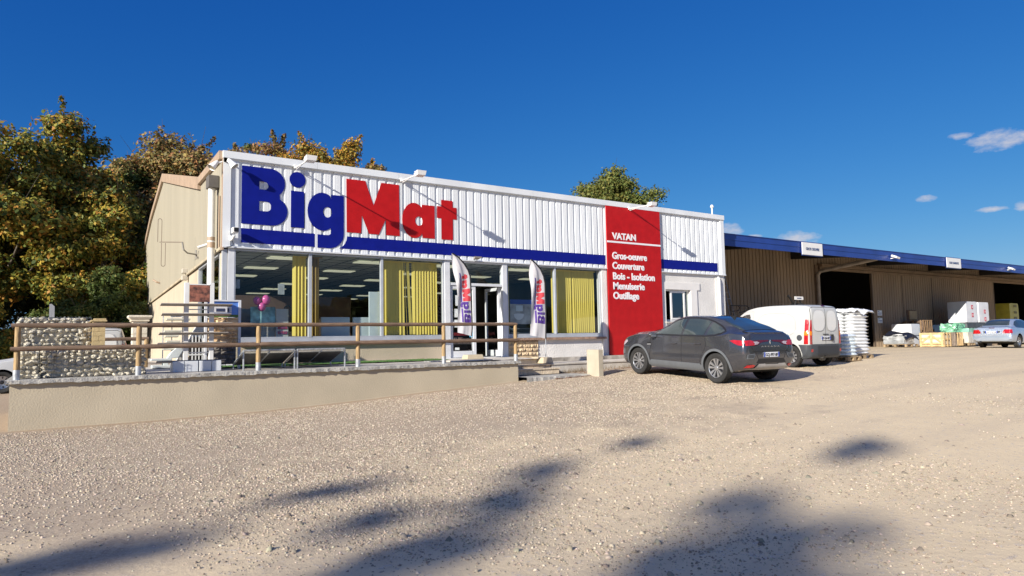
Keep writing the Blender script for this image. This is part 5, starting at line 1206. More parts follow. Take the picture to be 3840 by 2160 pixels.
RAY={'L':(lambda a,b:Vector((a,3,b)),Vector((0,-1,0))),'R':(lambda a,b:Vector((a,-3,b)),Vector((0,1,0))),'B':(lambda a,b:Vector((-5,a,b)),Vector((1,0,0))),'F':(lambda a,b:Vector((5,a,b)),Vector((-1,0,0))),'T':(lambda a,b:Vector((a,b,4)),Vector((0,0,-1)))}
def hit(bvh,d,a,b,off):
    o,dr=RAY[d][0](a,b),RAY[d][1]; h=bvh.ray_cast(o,dr)
    if h[0] is None:
        q=bvh.find_nearest(o+dr*{'L':2.15,'R':2.15,'B':3.0,'F':2.8,'T':2.5}[d]); p=q[0]; nn=q[1]
    else: p,nn=h[0],h[1]
    if nn.dot(dr)>0: nn=-nn
    return p+nn*off
def chaikin(poly,k=2):
    for _ in range(k):
        q=[]
        for a,b in zip(poly,poly[1:]+poly[:1]): q+= [(a[0]*.78+b[0]*.22,a[1]*.78+b[1]*.22),(a[0]*.22+b[0]*.78,a[1]*.22+b[1]*.78)]
        poly=q
    return poly
def decal(name,poly,d,bvh,mat,parent,off=.006,ml=.06,rnd=0):
    if rnd: poly=chaikin(poly,rnd)
    bm=bmesh.new(); vs=[bm.verts.new((a,b,0)) for a,b in poly]; bm.faces.new(vs); bmesh.ops.triangulate(bm,faces=bm.faces)
    for _ in range(6):
        es=[e for e in bm.edges if e.calc_length()>ml]
        if not es: break
        bmesh.ops.subdivide_edges(bm,edges=es,cuts=1); bmesh.ops.triangulate(bm,faces=bm.faces)
    for v in bm.verts: v.co=hit(bvh,d,v.co.x,v.co.y,off)
    me=bpy.data.meshes.new(name); bm.to_mesh(me); bm.free(); me.polygons.foreach_set('use_smooth',[True]*len(me.polygons)); me.materials.append(mat)
    o=bpy.data.objects.new(name,me); col.objects.link(o); o.parent=parent; return o
def seam(name,lines,d,bvh,mat,parent,w=.008,off=.004,closed=False):
    b=MB()
    for pl in lines:
        if closed: pl=pl+[pl[0]]
        pts=[]
        for a,c in zip(pl,pl[1:]):
            L_=math.hypot(c[0]-a[0],c[1]-a[1]); k=max(1,int(L_/.05))
            pts+=[(a[0]+(c[0]-a[0])*i/k,a[1]+(c[1]-a[1])*i/k) for i in range(k)]
        pts.append(pl[-1]); rows=[[],[]]
        for i,p in enumerate(pts):
            a=pts[max(i-1,0)]; c=pts[min(i+1,len(pts)-1)]; tx,ty=c[0]-a[0],c[1]-a[1]; l_=math.hypot(tx,ty) or 1; nx_,ny_=-ty/l_*w/2,tx/l_*w/2
            rows[0].append(hit(bvh,d,p[0]+nx_,p[1]+ny_,off)); rows[1].append(hit(bvh,d,p[0]-nx_,p[1]-ny_,off))
        b.sheet(rows)
    return b.build(name,mat,parent,local=True,smooth=True,fixn=False,sharp=180)
mTyre=pmat('tyre_rubber',(.025,.025,.025),.85,.15,20,bump=.3,bscale=60)
mRimD=pmat('dark_rim',(.03,.03,.035),.4,.05,5,metal=.4); mRimS=pmat('silver_spoke',(.55,.56,.58),.28,.03,5,metal=.8)
mCarGl=pmat('car_glass',(.035,.048,.048),.04,.05,2,spec=.9,coat=.5)
mSeam=pmat('panel_gap',(.01,.01,.01),.8,.02); mArch=pmat('arch_liner',(.006,.006,.006),.9,.02)
mTail=pmat('tail_lamp_red',(.42,.012,.015),.12,.15,12,spec=.8,coat=.6); mTailD=pmat('dark_red_lamp',(.10,.006,.012),.15,.1,12,spec=.8); mTailC=pmat('clear_lamp',(.42,.36,.42),.12,.2,30,spec=.8); mAmber=pmat('amber_lamp',(.75,.20,.01),.15,.1,12,spec=.8)
mPlate=pmat('number_plate_white',(.72,.75,.80),.4,.02); mPlateB=pmat('plate_blue',(.01,.05,.38),.4,.02); mInk=pmat('plate_ink',(.01,.01,.015),.5,.01)
def wheel(parent,x,y,r,w,style,zc=None):
    sg=1 if y>0 else -1; zc=r if zc is None else zc
    b=MB(); rr=r*.66
    prof=[(rr,-w/2+.02),(rr+.02,-w/2+.005),(r*.93,-w/2),(r*.985,-w/2+.02),(r,-w*.25)]
    for k in range(-2,3): 
        c=k*w*.18; prof+=[(r,c-w*.06),(r-.008,c-w*.05) if k>-3 else (r,c),(r-.008,c+w*.0),(r,c+w*.02)]
    prof+=[(r,w*.4),(r*.985,w/2-.02),(r*.93,w/2),(rr+.02,w/2-.005),(rr,w/2-.02)]
    b.lathe(prof,(x,y,zc),'Y',44); t=b.build('wheel',mTyre,parent,local=True,smooth=True,sharp=50)
    b=MB(); yo=y+sg*(w/2-.045); b.lathe([(rr+.004,-.03),(rr+.004,.02*sg),(rr-.02,.012*sg),(rr-.03,-.035*sg),(.06,-.045*sg),(.001,-.045*sg)],(x,yo,zc),'Y',36); rim=b.build('rim',mRimD if style!='steel' else mRimS,t,local=True,smooth=True); 
    b=MB(); nsp={'twin':5,'five':5,'steel':9}[style]
    for k in range(nsp):
        for da in((-.20,.20) if style=='twin' else (0,)):
            a=2*math.pi*k/nsp+.3
            def P(rad,ang,yy): return (x+rad*math.cos(ang),yo+sg*yy,zc+rad*math.sin(ang))
            if style=='twin': pts=[P(.045,a+da*.5,.0),P(.045,a+da*2.6,.0),P(rr*.98,a+da*2.05,.022),P(rr*.98,a+da*.55,.022)]
            elif style=='five': pts=[P(.05,a-.55,.0),P(.05,a+.55,.0),P(rr*.98,a+.17,.02),P(rr*.98,a-.17,.02)]
            else: pts=[P(rr*.5,a-.12,-.01),P(rr*.5,a+.12,-.01),P(rr*.8,a+.1,.0),P(rr*.8,a-.1,.0)]
            q=[(p[0],p[1]-sg*.03,p[2]) for p in pts]; b.add(pts+q,[(0,1,2,3),(4,7,6,5),(0,4,5,1),(1,5,6,2),(2,6,7,3),(3,7,4,0)])
    b.lathe([(.055,-.01*sg),(.055,.008*sg),(.03,.014*sg),(.001,.014*sg)],(x,yo,zc),'Y',16)
    b.lathe([(rr+.004,.012*sg),(rr-.006,.026*sg),(rr-.02,.010*sg)],(x,yo,zc),'Y',36)
    b.build('spokes',mRimS if style!='steel' else mRimD,t,local=True,smooth=True); return t
def plate(txt,parent,x,z,w,h,tilt=0,lblue=True,flat=True):
    b=MB(); b.obox((x,0,z),.012,w,h); p=b.build('number_plate',mPlate,parent,local=True)
    b=MB(); 
    for s_ in(1,-1): b.obox((x-.002,s_*(w/2-.02),z),.012,.04,h*.96)
    b.build('blue_band',mPlateB,p,local=True)
    me=text_mesh(txt,1,.003,.02); xs=[v.co.x for v in me.vertices]; k=(w-.10)/(max(xs)-min(xs)); me.transform(Matrix.Translation((0,0,0))@Matrix.Diagonal((k,h*.66/.73,1,1))@Matrix.Translation((-(max(xs)+min(xs))/2,-.365,0)))
    M=Matrix.Translation((x-.0095,0,z))@Matrix(((0,0,-1,0),(-1,0,0,0),(0,1,0,0),(0,0,0,1)))
    place_mesh(me,'lettering',mInk,p,M); return p
def mirror_part(parent,x,y,z,mat,sg):
    b=MB(); M=(x,y+sg*.09,z)
    bm=bmesh.new(); bmesh.ops.create_icosphere(bm,subdivisions=2,radius=1); vs=[(M[0]+v.co.x*.075,M[1]+v.co.y*.12,M[2]+v.co.z*.075) for v in bm.verts]; fs=[tuple(q.index for q in f.verts) for f in bm.faces]; bm.free()
    b.add(vs,fs); b.obox((x+.02,y,z-.05),.05,.12,.03); o=b.build('mirror',mat,parent,local=True,smooth=True)
    b=MB(); b.obox((x-.068,M[1],z),.012,.17,.10); b.build('mirror_glass',pmat('mirror_silver',(.7,.75,.8),.05,.01,metal=.9),o,local=True)
def handle(parent,x,bvh,sg,z,mat,w=.17):
    d='L' if sg>0 else 'R'; p=hit(bvh,d,x,z,.0); b=MB(); b.obox((x,p.y+sg*.022,z),w,.022,.026); b.obox((x-w*.4,p.y+sg*.008,z),.03,.03,.02); b.obox((x+w*.4,p.y+sg*.008,z),.03,.03,.02); b.build('door_handle',mat,parent,local=True,bevel=.006)
def ring(cx,cz,r0,r1,a0,a1,n=18):
    return [(cx+r1*math.cos(R_(a0+(a1-a0)*i/n)),cz+r1*math.sin(R_(a0+(a1-a0)*i/n))) for i in range(n+1)]+[(cx+r0*math.cos(R_(a1-(a1-a0)*i/n)),cz+r0*math.sin(R_(a1-(a1-a0)*i/n))) for i in range(n+1)]
# ---- grey coupe SUV
mGreyP=pmat('metallic_grey_paint',(.085,.088,.102),.16,.01,2,metal=.6,spec=.6,coat=1.0)
mClad=pmat('grey_cladding',(.115,.125,.138),.45,.05,6); mSkid=pmat('silver_skid',(.33,.32,.31),.4,.08,6)
suv=thing('parked_car','dark grey coupe-style car parked nose-in towards the red board','car',(0,0,0))
FX,RX=1.36,-1.36
ST=[(2.204, 0.46, 0.59, 0.62, 0.42, 0.46, 0.44, 0.38), (2.152, 0.34, 0.718, 0.78, 0.66, 0.71, 0.66, 0.54), (2.004, 0.25, 0.889, 0.98, 0.79, 0.85, 0.8, 0.64), (1.699, 0.22, 0.989, 1.08, 0.84, 0.9, 0.86, 0.7), (1.36, 0.22, 1.04, 1.125, 0.85, 0.915, 0.885, 0.74), (1.02, 0.22, 1.06, 1.15, 0.84, 0.905, 0.885, 0.74), (0.86, 0.22, 1.048, 1.165, 0.84, 0.9, 0.885, 0.72), (0.5, 0.22, 1.053, 1.36, 0.84, 0.895, 0.88, 0.64), (0.18, 0.22, 1.058, 1.515, 0.84, 0.895, 0.88, 0.6), (-0.25, 0.22, 1.068, 1.58, 0.84, 0.895, 0.88, 0.595), (-0.75, 0.22, 1.078, 1.58, 0.84, 0.9, 0.885, 0.59), (-1.1, 0.22, 1.088, 1.53, 0.84, 0.91, 0.89, 0.57), (-1.446, 0.23, 1.098, 1.42, 0.84, 0.915, 0.885, 0.56), (-1.73, 0.25, 1.148, 1.33, 0.83, 0.905, 0.865, 0.57), (-1.949, 0.315, 1.138, 1.23, 0.8, 0.88, 0.835, 0.6), (-2.044, 0.335, 1.118, 1.2, 0.78, 0.865, 0.81, 0.63), (-2.111, 0.355, 1.057, 1.18, 0.76, 0.85, 0.79, 0.64), (-2.144, 0.375, 1.017, 1.115, 0.73, 0.83, 0.77, 0.62), (-2.172, 0.395, 0.902, 0.97, 0.7, 0.8, 0.76, 0.6), (-2.191, 0.415, 0.742, 0.8, 0.64, 0.74, 0.72, 0.58), (-2.205, 0.445, 0.62, 0.66, 0.55, 0.62, 0.62, 0.5)]
body,bv=car_body('body',ST,suv,mGreyP,mArch,(FX,RX),.395)
for x in(FX,RX):
    for y in(.80,-.80): wheel(suv,x,y,.345,.225,'twin')
for d,sg in(('L',1),('R',-1)):
    decal('side_window',[(.80,1.085),(.62,1.17),(.40,1.30),(.16,1.42),(-.02,1.465),(-.20,1.48),(-.20,1.095)],d,bv,mCarGl,suv)
    decal('side_window',[(-.27,1.095),(-.27,1.482),(-.55,1.485),(-.86,1.455),(-1.00,1.42),(-.97,1.105)],d,bv,mCarGl,suv)
    decal('side_window',[(-1.05,1.11),(-1.07,1.405),(-1.25,1.34),(-1.50,1.21),(-1.46,1.17),(-1.30,1.13)],d,bv,mCarGl,suv)
    seam('window_trim',[[(.86,1.07),(.62,1.19),(.40,1.325),(.16,1.445),(-.02,1.492),(-.25,1.508),(-.55,1.512),(-.88,1.48),(-1.10,1.42),(-1.32,1.33),(-1.56,1.205),(-1.48,1.155),(-1.30,1.10),(-1.0,1.08),(-.2,1.07),(.86,1.07)]],d,bv,mBlackP,suv,w=.028,off=.0055)
    seam('wheel_arch_trim',[[(FX+.424*math.cos(R_(a)),.345+.424*math.sin(R_(a))) for a in range(-15,193,6)]],d,bv,mClad,suv,w=.058,off=.012); seam('wheel_arch_trim',[[(RX+.424*math.cos(R_(a)),.345+.424*math.sin(R_(a))) for a in range(-12,198,6)]],d,bv,mClad,suv,w=.058,off=.012)
    decal('sill_trim',[(.93,.24),(.93,.36),(.86,.42),(-.86,.42),(-.93,.36),(-.93,.24)],d,bv,mClad,suv,off=.012)
    seam('door_gap',[[(.90,1.02),(.86,.80),(.92,.50),(.88,.30)],[(-.235,1.47),(-.235,.30)],[(-1.02,1.05),(-1.06,.86),(-.98,.70),(-.90,.60),(-.86,.45)]],d,bv,mSeam,suv,w=.009)
    handle(suv,.02,bv,sg,.865,mGreyP,.19); handle(suv,-.80,bv,sg,.885,mGreyP,.19)
    mirror_part(suv,.72,sg*.90,1.06,mGreyP,sg)
    decal('side_vent',[(1.0,.83),(1.0,.86),(.86,.865),(.86,.835)],d,bv,mBlackP,suv,off=.008); decal('side_vent',[(1.0,.79),(1.0,.82),(.86,.825),(.86,.795)],d,bv,mRimS,suv,off=.008)
    decal('tail_lamp',[(-2.12,.985),(-2.05,1.015),(-1.86,1.02),(-1.78,1.00),(-1.88,.95),(-2.0,.905),(-2.12,.895)],d,bv,mTail,suv,off=.012)
    decal('headlamp',[(2.09,.72),(2.03,.83),(1.86,.90),(1.80,.85),(1.95,.75)],d,bv,mTailC,suv,off=.012)
    s=sg
    decal('tail_lamp',[(s*.80,.895),(s*.80,1.01),(s*.66,1.02),(s*.56,1.00),(s*.50,.955),(s*.54,.905)],'B',bv,mTail,suv,off=.014)
    decal('tail_lamp_clear',[(s*.56,.915),(s*.53,.945),(s*.58,.985),(s*.46,.99),(s*.38,.965),(s*.45,.925)],'B',bv,mTailC,suv,off=.018)
    decal('tail_lamp_bar',[(s*.62,1.0),(s*.40,1.02),(s*.06,1.02),(s*.06,.99),(s*.32,.965),(s*.42,.915),(s*.60,.89)],'B',bv,mTailD,suv,off=.012)
    decal('reflector',[(s*.78,.40),(s*.60,.41),(s*.55,.45),(s*.62,.475),(s*.76,.46)],'B',bv,mTail,suv,off=.014)
    decal('bumper_vent',[(s*.80,.60),(s*.78,.70),(s*.56,.72),(s*.54,.68),(s*.60,.60)],'B',bv,mClad,suv,off=.010)
    seam('vent_slats',[[(s*.76,.63),(s*.60,.635)],[(s*.76,.655),(s*.58,.66)],[(s*.75,.68),(s*.57,.688)]],'B',bv,mBlackP,suv,w=.012,off=.014)
decal('windscreen',[(.60,1.14),(.52,1.44),(0,1.50),(-.52,1.44),(-.60,1.14),(0,1.17)],'F',bv,mCarGl,suv,ml=.08)
decal('rear_window',[(-.56,1.235),(-.585,1.26),(-.50,1.44),(-.40,1.50),(0,1.525),(.40,1.50),(.50,1.44),(.585,1.26),(.56,1.235),(0,1.255)],'B',bv,mCarGl,suv,ml=.05,off=.007)
seam('boot_gap',[[(-.62,1.15),(-.66,1.02),(-.64,.86),(-.50,.72),(-.44,.60)],[(.62,1.15),(.66,1.02),(.64,.86),(.50,.72),(.44,.60)],[(-.62,.765),(0,.755),(.62,.765)]],'B',bv,mSeam,suv,w=.009)
b=MB()
rows=[]
for i in range(21):
    y=-.62+1.24*i/20; e=1-abs(y/.62)**6; xo=-2.10-.07*e-.0; xo+=.045; rows.append([(-1.90,y,1.222),(xo,y,1.200),(xo-.012,y,1.182),(xo+.015,y,1.15),(-2.06,y,1.12)])
b.sheet(rows); b.build('spoiler',mGreyP,suv,local=True,smooth=True,fixn=False,sharp=60)
decal('skid_plate',[(-.66,.37),(-.56,.40),(-.44,.485),(-.24,.485),(-.20,.47),(.20,.47),(.24,.485),(.44,.485),(.56,.40),(.66,.37),(.30,.355),(-.30,.355)],'B',bv,mSkid,suv,off=.02)
decal('lower_panel',[(-.50,.50),(-.42,.60),(.42,.60),(.50,.50)],'B',bv,mBlackP,suv,off=.006)
plate('GQ-997-BF',suv,-2.215,.69,.52,.11)
b=MB(); b.add([(-2.175,0,1.035),(-2.175,.032,0.98),(-2.175,0,0.915),(-2.175,-.032,0.98),(-2.19,0,1.0),(-2.19,.012,0.98),(-2.19,0,0.95),(-2.19,-.012,0.98)],[(0,1,5,4),(1,2,6,5),(2,3,7,6),(3,0,4,7)]); b.build('emblem',mRimS,suv,local=True,fixn=False)
me=text_mesh('A R K A N A',1,.002,.0); xs=[v.co.x for v in me.vertices]; k=.62/(max(xs)-min(xs)); me.transform(Matrix.Diagonal((k,.042,1,1))@Matrix.Translation((-(max(xs)+min(xs))/2,0,0)))
place_mesh(me,'lettering',mRimS,suv,Matrix.Translation((-2.187,0,.86))@Matrix(((0,0,-1,0),(-1,0,0,0),(0,1,0,0),(0,0,0,1))))
MB().add([(-1.0,.0,1.53),(-1.18,.02,1.51),(-1.18,-.02,1.51),(-1.19,0,1.60),(-1.14,0,1.60)],[(0,1,3,4),(0,4,3,2),(1,2,3)]).build('roof_fin',mBlackP,suv,local=True,fixn=False)
# ---- small white vans
mWhP=pmat('white_paint',(.49,.50,.49),.3,.02,1.5,spec=.5,coat=.4); mDkB=pmat('dark_grey_bumper',(.055,.062,.072),.55,.08,5)
VT=[(2.12,.36,.56,.64,.46,.50,.46,.40),(2.04,.28,.68,.80,.68,.72,.68,.56),(1.85,.24,.80,.95,.76,.80,.76,.62),(1.55,.22,.90,1.06,.79,.825,.79,.66),(1.20,.22,.97,1.15,.80,.83,.81,.68),(1.0,.22,1.0,1.24,.80,.83,.815,.67),(.60,.22,1.03,1.56,.80,.83,.815,.645),(.30,.22,1.04,1.72,.80,.83,.815,.655),(-.10,.22,1.05,1.80,.80,.83,.815,.67),(-.6,.22,1.06,1.83,.80,.83,.82,.685),(-1.2,.22,1.06,1.835,.80,.83,.82,.69),(-1.60,.24,1.06,1.82,.79,.83,.82,.685),(-1.74,.27,1.06,1.80,.78,.83,.815,.675),(-1.80,.30,1.05,1.765,.76,.82,.80,.655),(-1.835,.33,1.02,1.70,.74,.80,.785,.635),(-1.855,.37,.95,1.60,.72,.78,.765,.62),(-1.865,.42,.85,1.45,.68,.74,.73,.60)]
def van(label,group=None):
    o=thing('white_van',label,'van',(0,0,0),group)
    bd,bv=car_body('body',VT,o,mWhP,mArch,(1.30,-1.27),.355)
    for x in(1.30,-1.27):
        for y in(.73,-.73): wheel(o,x,y,.31,.18,'steel')
    for d,sg in(('L',1),('R',-1)):
        decal('side_window',[(.98,1.12),(.80,1.27),(.58,1.43),(.38,1.535),(.14,1.56),(.14,1.12)],d,bv,mCarGl,o,rnd=1)
        seam('window_gasket',[[(1.02,1.10),(.80,1.29),(.58,1.455),(.38,1.565),(.10,1.585),(.10,1.10),(1.02,1.10)]],d,bv,pmat('gasket_white',(.5,.5,.5),.5,.02),o,w=.014)
        seam('door_gap',[[(.04,1.64),(.04,.34)],[(1.06,1.05),(1.0,.8),(.92,.62),(.90,.34)],[(.04,1.64),(.40,1.63),(.70,1.50)]],d,bv,pmat('soft_gap',(.35,.35,.35),.7,.02),o,w=.010)
        seam('panel_groove',[chaikin([(-.14,.88),(-.14,1.58),(-1.42,1.58),(-1.46,.88)],2)],d,bv,pmat('soft_gap',(.35,.35,.35)),o,w=.012,closed=True)
        decal('bumper_corner',[(-1.84,.30),(-1.84,.66),(-1.55,.66),(-1.60,.58),(-1.66,.40),(-1.64,.26)],d,bv,mDkB,o,off=.02)
        p=hit(bv,d,-1.58,.86,0); MB().lathe([(.085,0),(.085,.012*sg),(.06,.016*sg),(.001,.01*sg)],(p.x,p.y,p.z),'Y',20).build('fuel_cap',mDkB,o,local=True,smooth=True) if sg>0 else None
        decal('tail_lamp',[(-1.832,.68),(-1.832,1.30),(-1.81,1.42),(-1.745,1.38),(-1.725,.68)],d,bv,mTail,o,off=.014)
        s=sg
        decal('tail_lamp',[(s*.765,.68),(s*.755,1.05),(s*.71,1.36),(s*.67,1.38),(s*.675,1.0),(s*.67,.68)],'B',bv,mTail,o,off=.014)
        decal('tail_lamp_amber',[(s*.765,.93),(s*.755,1.05),(s*.675,1.05),(s*.675,.93)],'B',bv,mAmber,o,off=.018); decal('tail_lamp_amber',[(-1.832,.93),(-1.832,1.05),(-1.735,1.05),(-1.73,.93)],d,bv,mAmber,o,off=.018)
        decal('reflector',[(s*.74,.46),(s*.74,.54),(s*.66,.54),(s*.66,.46)],'B',bv,mTail,o,off=.035)
        mirror_part(o,.86,sg*.84,1.14,mDkB,sg)
    pw=pmat('door_panel_white',(.66,.67,.66),.35,.02)
    for y0,y1 in((.64,.03),(-.06,-.56)):
        P=chaikin([(y0,1.06),(y0*.93 if abs(y0)>.3 else y0,1.66),(y1*.93 if abs(y1)>.3 else y1,1.66),(y1,1.06)],2); decal('rear_door_panel',P,'B',bv,pw,o,off=.012); seam('panel_gasket',[P],'B',bv,pmat('gasket_white',(.5,.5,.5)),o,w=.016,off=.016,closed=True)
    seam('door_gap',[[(-.015,1.74),(-.015,.66)],[(.69,1.40),(.66,1.70),(.55,1.745),(-.55,1.745),(-.66,1.70),(-.69,1.40)],[(.685,1.40),(.685,.67),(-.685,.67),(-.685,1.40)]],'B',bv,mSeam,o,w=.011)
    decal('rear_bumper',[(.80,.30),(.82,.66),(-.82,.66),(-.80,.30)],'B',bv,mDkB,o,off=.03)
    decal('bumper_step',[(.42,.36),(.42,.62),(-.60,.62),(-.60,.36)],'B',bv,pmat('bumper_black',(.03,.033,.038),.6,.05),o,off=.038)
    decal('brake_lamp',[(.06,1.765),(-.10,1.765),(-.10,1.795),(.06,1.795)],'B',bv,mTailD,o,off=.02)
    plate('BT-264-MT',o,-1.888,.85,.46,.11)
    b=MB(); b.obox((-1.90,-.29,.86),.05,.10,.19); b.build('door_handle',mBlackP,o,local=True,bevel=.012)
    MB().obox((-1.885,.0,.96),.02,.26,.02).build('plate_lamp_bar',mBlackP,o,local=True)
    b=MB(); b.tube([(-1.80,0,.33),(-1.95,0,.30),(-1.97,0,.36)],.02,8); b.tube([(-1.7,.25,.30),(-1.92,.2,.28)],.025,8); b.build('tow_hitch',mSteelDk,o,local=True,smooth=True)
    decal('windscreen',[(.64,1.24),(.56,1.66),(0,1.70),(-.56,1.66),(-.64,1.24)],'F',bv,mCarGl,o,ml=.08)
    return o
vanA=van('white panel van with blank rear doors, parked between the grey car and the bag stacks')
vanB=copy_tree(vanA); vanB['label']='white van behind the terrace, only its rear showing between brick and stone pillars'
# ---- silver hatch
mSil=pmat('silver_blue_paint',(.42,.50,.62),.26,.03,2,metal=.5,spec=.6,coat=.8)
sil=thing('silver_car','light silver-blue hatchback parked along the warehouse with its rear to the yard','car',(0,0,0))
SS=[(2.28,.40,.50,.54,.42,.46,.44,.38),(2.20,.28,.60,.68,.64,.68,.64,.52),(2.0,.22,.72,.80,.76,.80,.75,.60),(1.6,.20,.80,.88,.80,.84,.80,.66),(1.1,.20,.86,.94,.80,.845,.82,.68),(.85,.20,.88,.99,.80,.845,.82,.67),(.45,.20,.89,1.22,.80,.845,.82,.60),(.15,.20,.90,1.35,.80,.845,.82,.56),(-.3,.20,.91,1.40,.80,.845,.82,.555),(-.8,.20,.92,1.39,.80,.845,.82,.545),(-1.2,.21,.93,1.31,.80,.845,.815,.54),(-1.5,.23,.935,1.17,.79,.84,.805,.555),(-1.72,.25,.935,1.03,.78,.83,.79,.60),(-1.95,.27,.93,.985,.76,.82,.775,.64),(-2.02,.29,.90,.96,.74,.80,.76,.63),(-2.06,.31,.80,.86,.72,.80,.75,.62),(-2.10,.33,.62,.68,.70,.80,.78,.64),(-2.12,.36,.52,.56,.62,.70,.70,.56)]
_,bv=car_body('body',SS,sil,mSil,mArch,(1.30,-1.24),.335)
for x in(1.30,-1.24):
    for y in(.72,-.72): wheel(sil,x,y,.30,.18,'five')
for d,sg in(('L',1),('R',-1)):
    decal('side_window',[(.72,.93),(.45,1.12),(.14,1.29),(-.12,1.325),(-.12,.935)],d,bv,mCarGl,sil); decal('side_window',[(-.18,.935),(-.18,1.325),(-.75,1.32),(-1.05,1.25),(-1.38,1.08),(-1.42,.98),(-1.30,.955)],d,bv,mCarGl,sil)
    seam('door_gap',[[(.86,.90),(.84,.3)],[(-.15,1.33),(-.15,.3)]],d,bv,mSeam,sil); handle(sil,-.02,bv,sg,.80,mSil)
    s=sg; decal('tail_lamp',[(s*.80,.68),(s*.79,.86),(s*.52,.86),(s*.44,.70),(s*.50,.68)],'B',bv,mTail,sil,off=.012); decal('tail_lamp',[(-2.07,.68),(-2.06,.85),(-1.96,.85),(-1.98,.68)],d,bv,mTail,sil,off=.012)
    mirror_part(sil,.60,sg*.82,.95,mSil,sg)
decal('rear_window',[(-.57,1.06),(-.48,1.27),(-.42,1.325),(0,1.345),(.42,1.325),(.48,1.27),(.57,1.06),(0,1.07)],'B',bv,mCarGl,sil,ml=.05)
decal('windscreen',[(.58,1.0),(.46,1.30),(0,1.34),(-.46,1.30),(-.58,1.0)],'F',bv,mCarGl,sil,ml=.08)
decal('plate_recess',[(.33,.70),(.36,.80),(-.36,.80),(-.33,.70)],'B',bv,mDkB,sil,off=.006)
seam('bumper_gap',[[(-.80,.655),(.80,.655)],[(-.74,.60),(.74,.60)]],'B',bv,pmat('soft_gap',(.35,.35,.35)),sil,w=.014); seam('boot_gap',[[(-.62,.99),(-.60,.90),(-.40,.68)],[(.62,.99),(.60,.90),(.40,.68)]],'B',bv,mSeam,sil)
decal('brake_lamp',[(-.12,.925),(-.12,.945),(.12,.945),(.12,.925)],'B',bv,mTailD,sil,off=.02)
b=MB(); b.tube([(-1.9,.5,.28),(-2.13,.5,.27)],.04,10); b.build('exhaust',mBlackP,sil,local=True,smooth=True)
plate('AW-576-HM',sil,-2.105,.745,.50,.105)
# ---- white car at the left edge
lc=thing('white_car','white car at the left edge, mostly hidden behind the terrace wall and stone cages','car',(0,0,0))
LS=[(a[0],)+tuple(v*k for v,k in zip(a[1:],(1,1.06,1.06,1,1,1,1))) for a in SS]
_,bv=car_body('body',LS,lc,pmat('pearl_white_paint',(.48,.49,.50),.3,.02,2,coat=.5),mArch,(1.30,-1.24),.345)
for x in(1.30,-1.24):
    for y in(.72,-.72): wheel(lc,x,y,.31,.18,'steel')
for d,sg in(('L',1),('R',-1)):
    decal('side_window',[(.74,.99),(.45,1.19),(.14,1.37),(-.12,1.40),(-.12,.99)],d,bv,mCarGl,lc); decal('side_window',[(-.18,.99),(-.18,1.40),(-.75,1.39),(-1.05,1.33),(-1.38,1.15),(-1.30,1.01)],d,bv,mCarGl,lc)
    seam('door_gap',[[(.86,.94),(.84,.3)],[(-.15,1.40),(-.15,.3)]],d,bv,mSeam,lc); mirror_part(lc,.60,sg*.82,1.0,mSil,sg)
decal('windscreen',[(.58,1.05),(.46,1.38),(0,1.42),(-.46,1.38),(-.58,1.05)],'F',bv,mCarGl,lc,ml=.08); decal('rear_window',[(-.57,1.12),(-.42,1.40),(0,1.42),(.42,1.40),(.57,1.12)],'B',bv,mCarGl,lc)
def setcar(o,x,y,head,sc_=1.0,pitch=0,dz=0):
    h=R_(head); fx,fy=math.cos(h),math.sin(h); zf=gz(x+1.35*fx,y+1.35*fy); zr=gz(x-1.35*fx,y-1.35*fy)
    o.location=(x,y,(zf+zr)/2+dz); o.rotation_euler=(0,-math.atan2(zf-zr,2.7),h); o.scale=(sc_,)*3
setcar(suv,13.89,12.03,86.5)
setcar(vanA,18.76,13.40,89.5)
setcar(vanB,.90,23.35,90)
setcar(sil,39.05,14.30,0.5)
setcar(lc,.10,25.6,181)
# ---------------------------------------------------------------- trees
def leafmat(name,trans=.35):
    m=bpy.data.materials.new(name); m.use_nodes=True; t=m.node_tree; n=t.nodes; l=t.links; b=n['Principled BSDF']; b.inputs['Roughness'].default_value=.55; b.inputs['Specular IOR Level'].default_value=.25
    a=n.new('ShaderNodeVertexColor'); a.layer_name='leafcol'; l.new(a.outputs[0],b.inputs['Base Color'])
    tr=n.new('ShaderNodeBsdfTranslucent'); l.new(a.outputs[0],tr.inputs[0]); mx=n.new('ShaderNodeMixShader'); mx.inputs[0].default_value=trans
    l.new(b.outputs[0],mx.inputs[1]); l.new(tr.outputs[0],mx.inputs[2]); l.new(mx.outputs[0],n['Material Output'].inputs[0]); return m
mLeaf=leafmat('leaves',.25)
mBark=pmat('bark',(.10,.08,.06),.9,.3,8,bump=.5)
PAL={'autumn':[(.30,.215,.035),(.20,.19,.035),(.15,.16,.03),(.09,.115,.025),(.32,.16,.03),(.055,.08,.02)],
     'gold':[(.42,.25,.035),(.36,.25,.04),(.25,.20,.04),(.12,.12,.03),(.34,.15,.03),(.09,.09,.02)],
     'bronze':[(.27,.17,.065),(.24,.18,.05),(.17,.14,.05),(.10,.10,.035),(.25,.12,.05),(.15,.13,.05)],
     'olive':[(.135,.145,.035),(.11,.13,.03),(.085,.11,.028),(.17,.155,.04),(.06,.085,.02),(.13,.12,.03)],
     'green':[(.07,.10,.025),(.06,.09,.02),(.09,.115,.03),(.04,.065,.018),(.11,.11,.03),(.05,.075,.02)],
     'dark':[(.035,.05,.015),(.045,.055,.018),(.03,.04,.012),(.06,.06,.02),(.05,.055,.015),(.025,.035,.01)]}
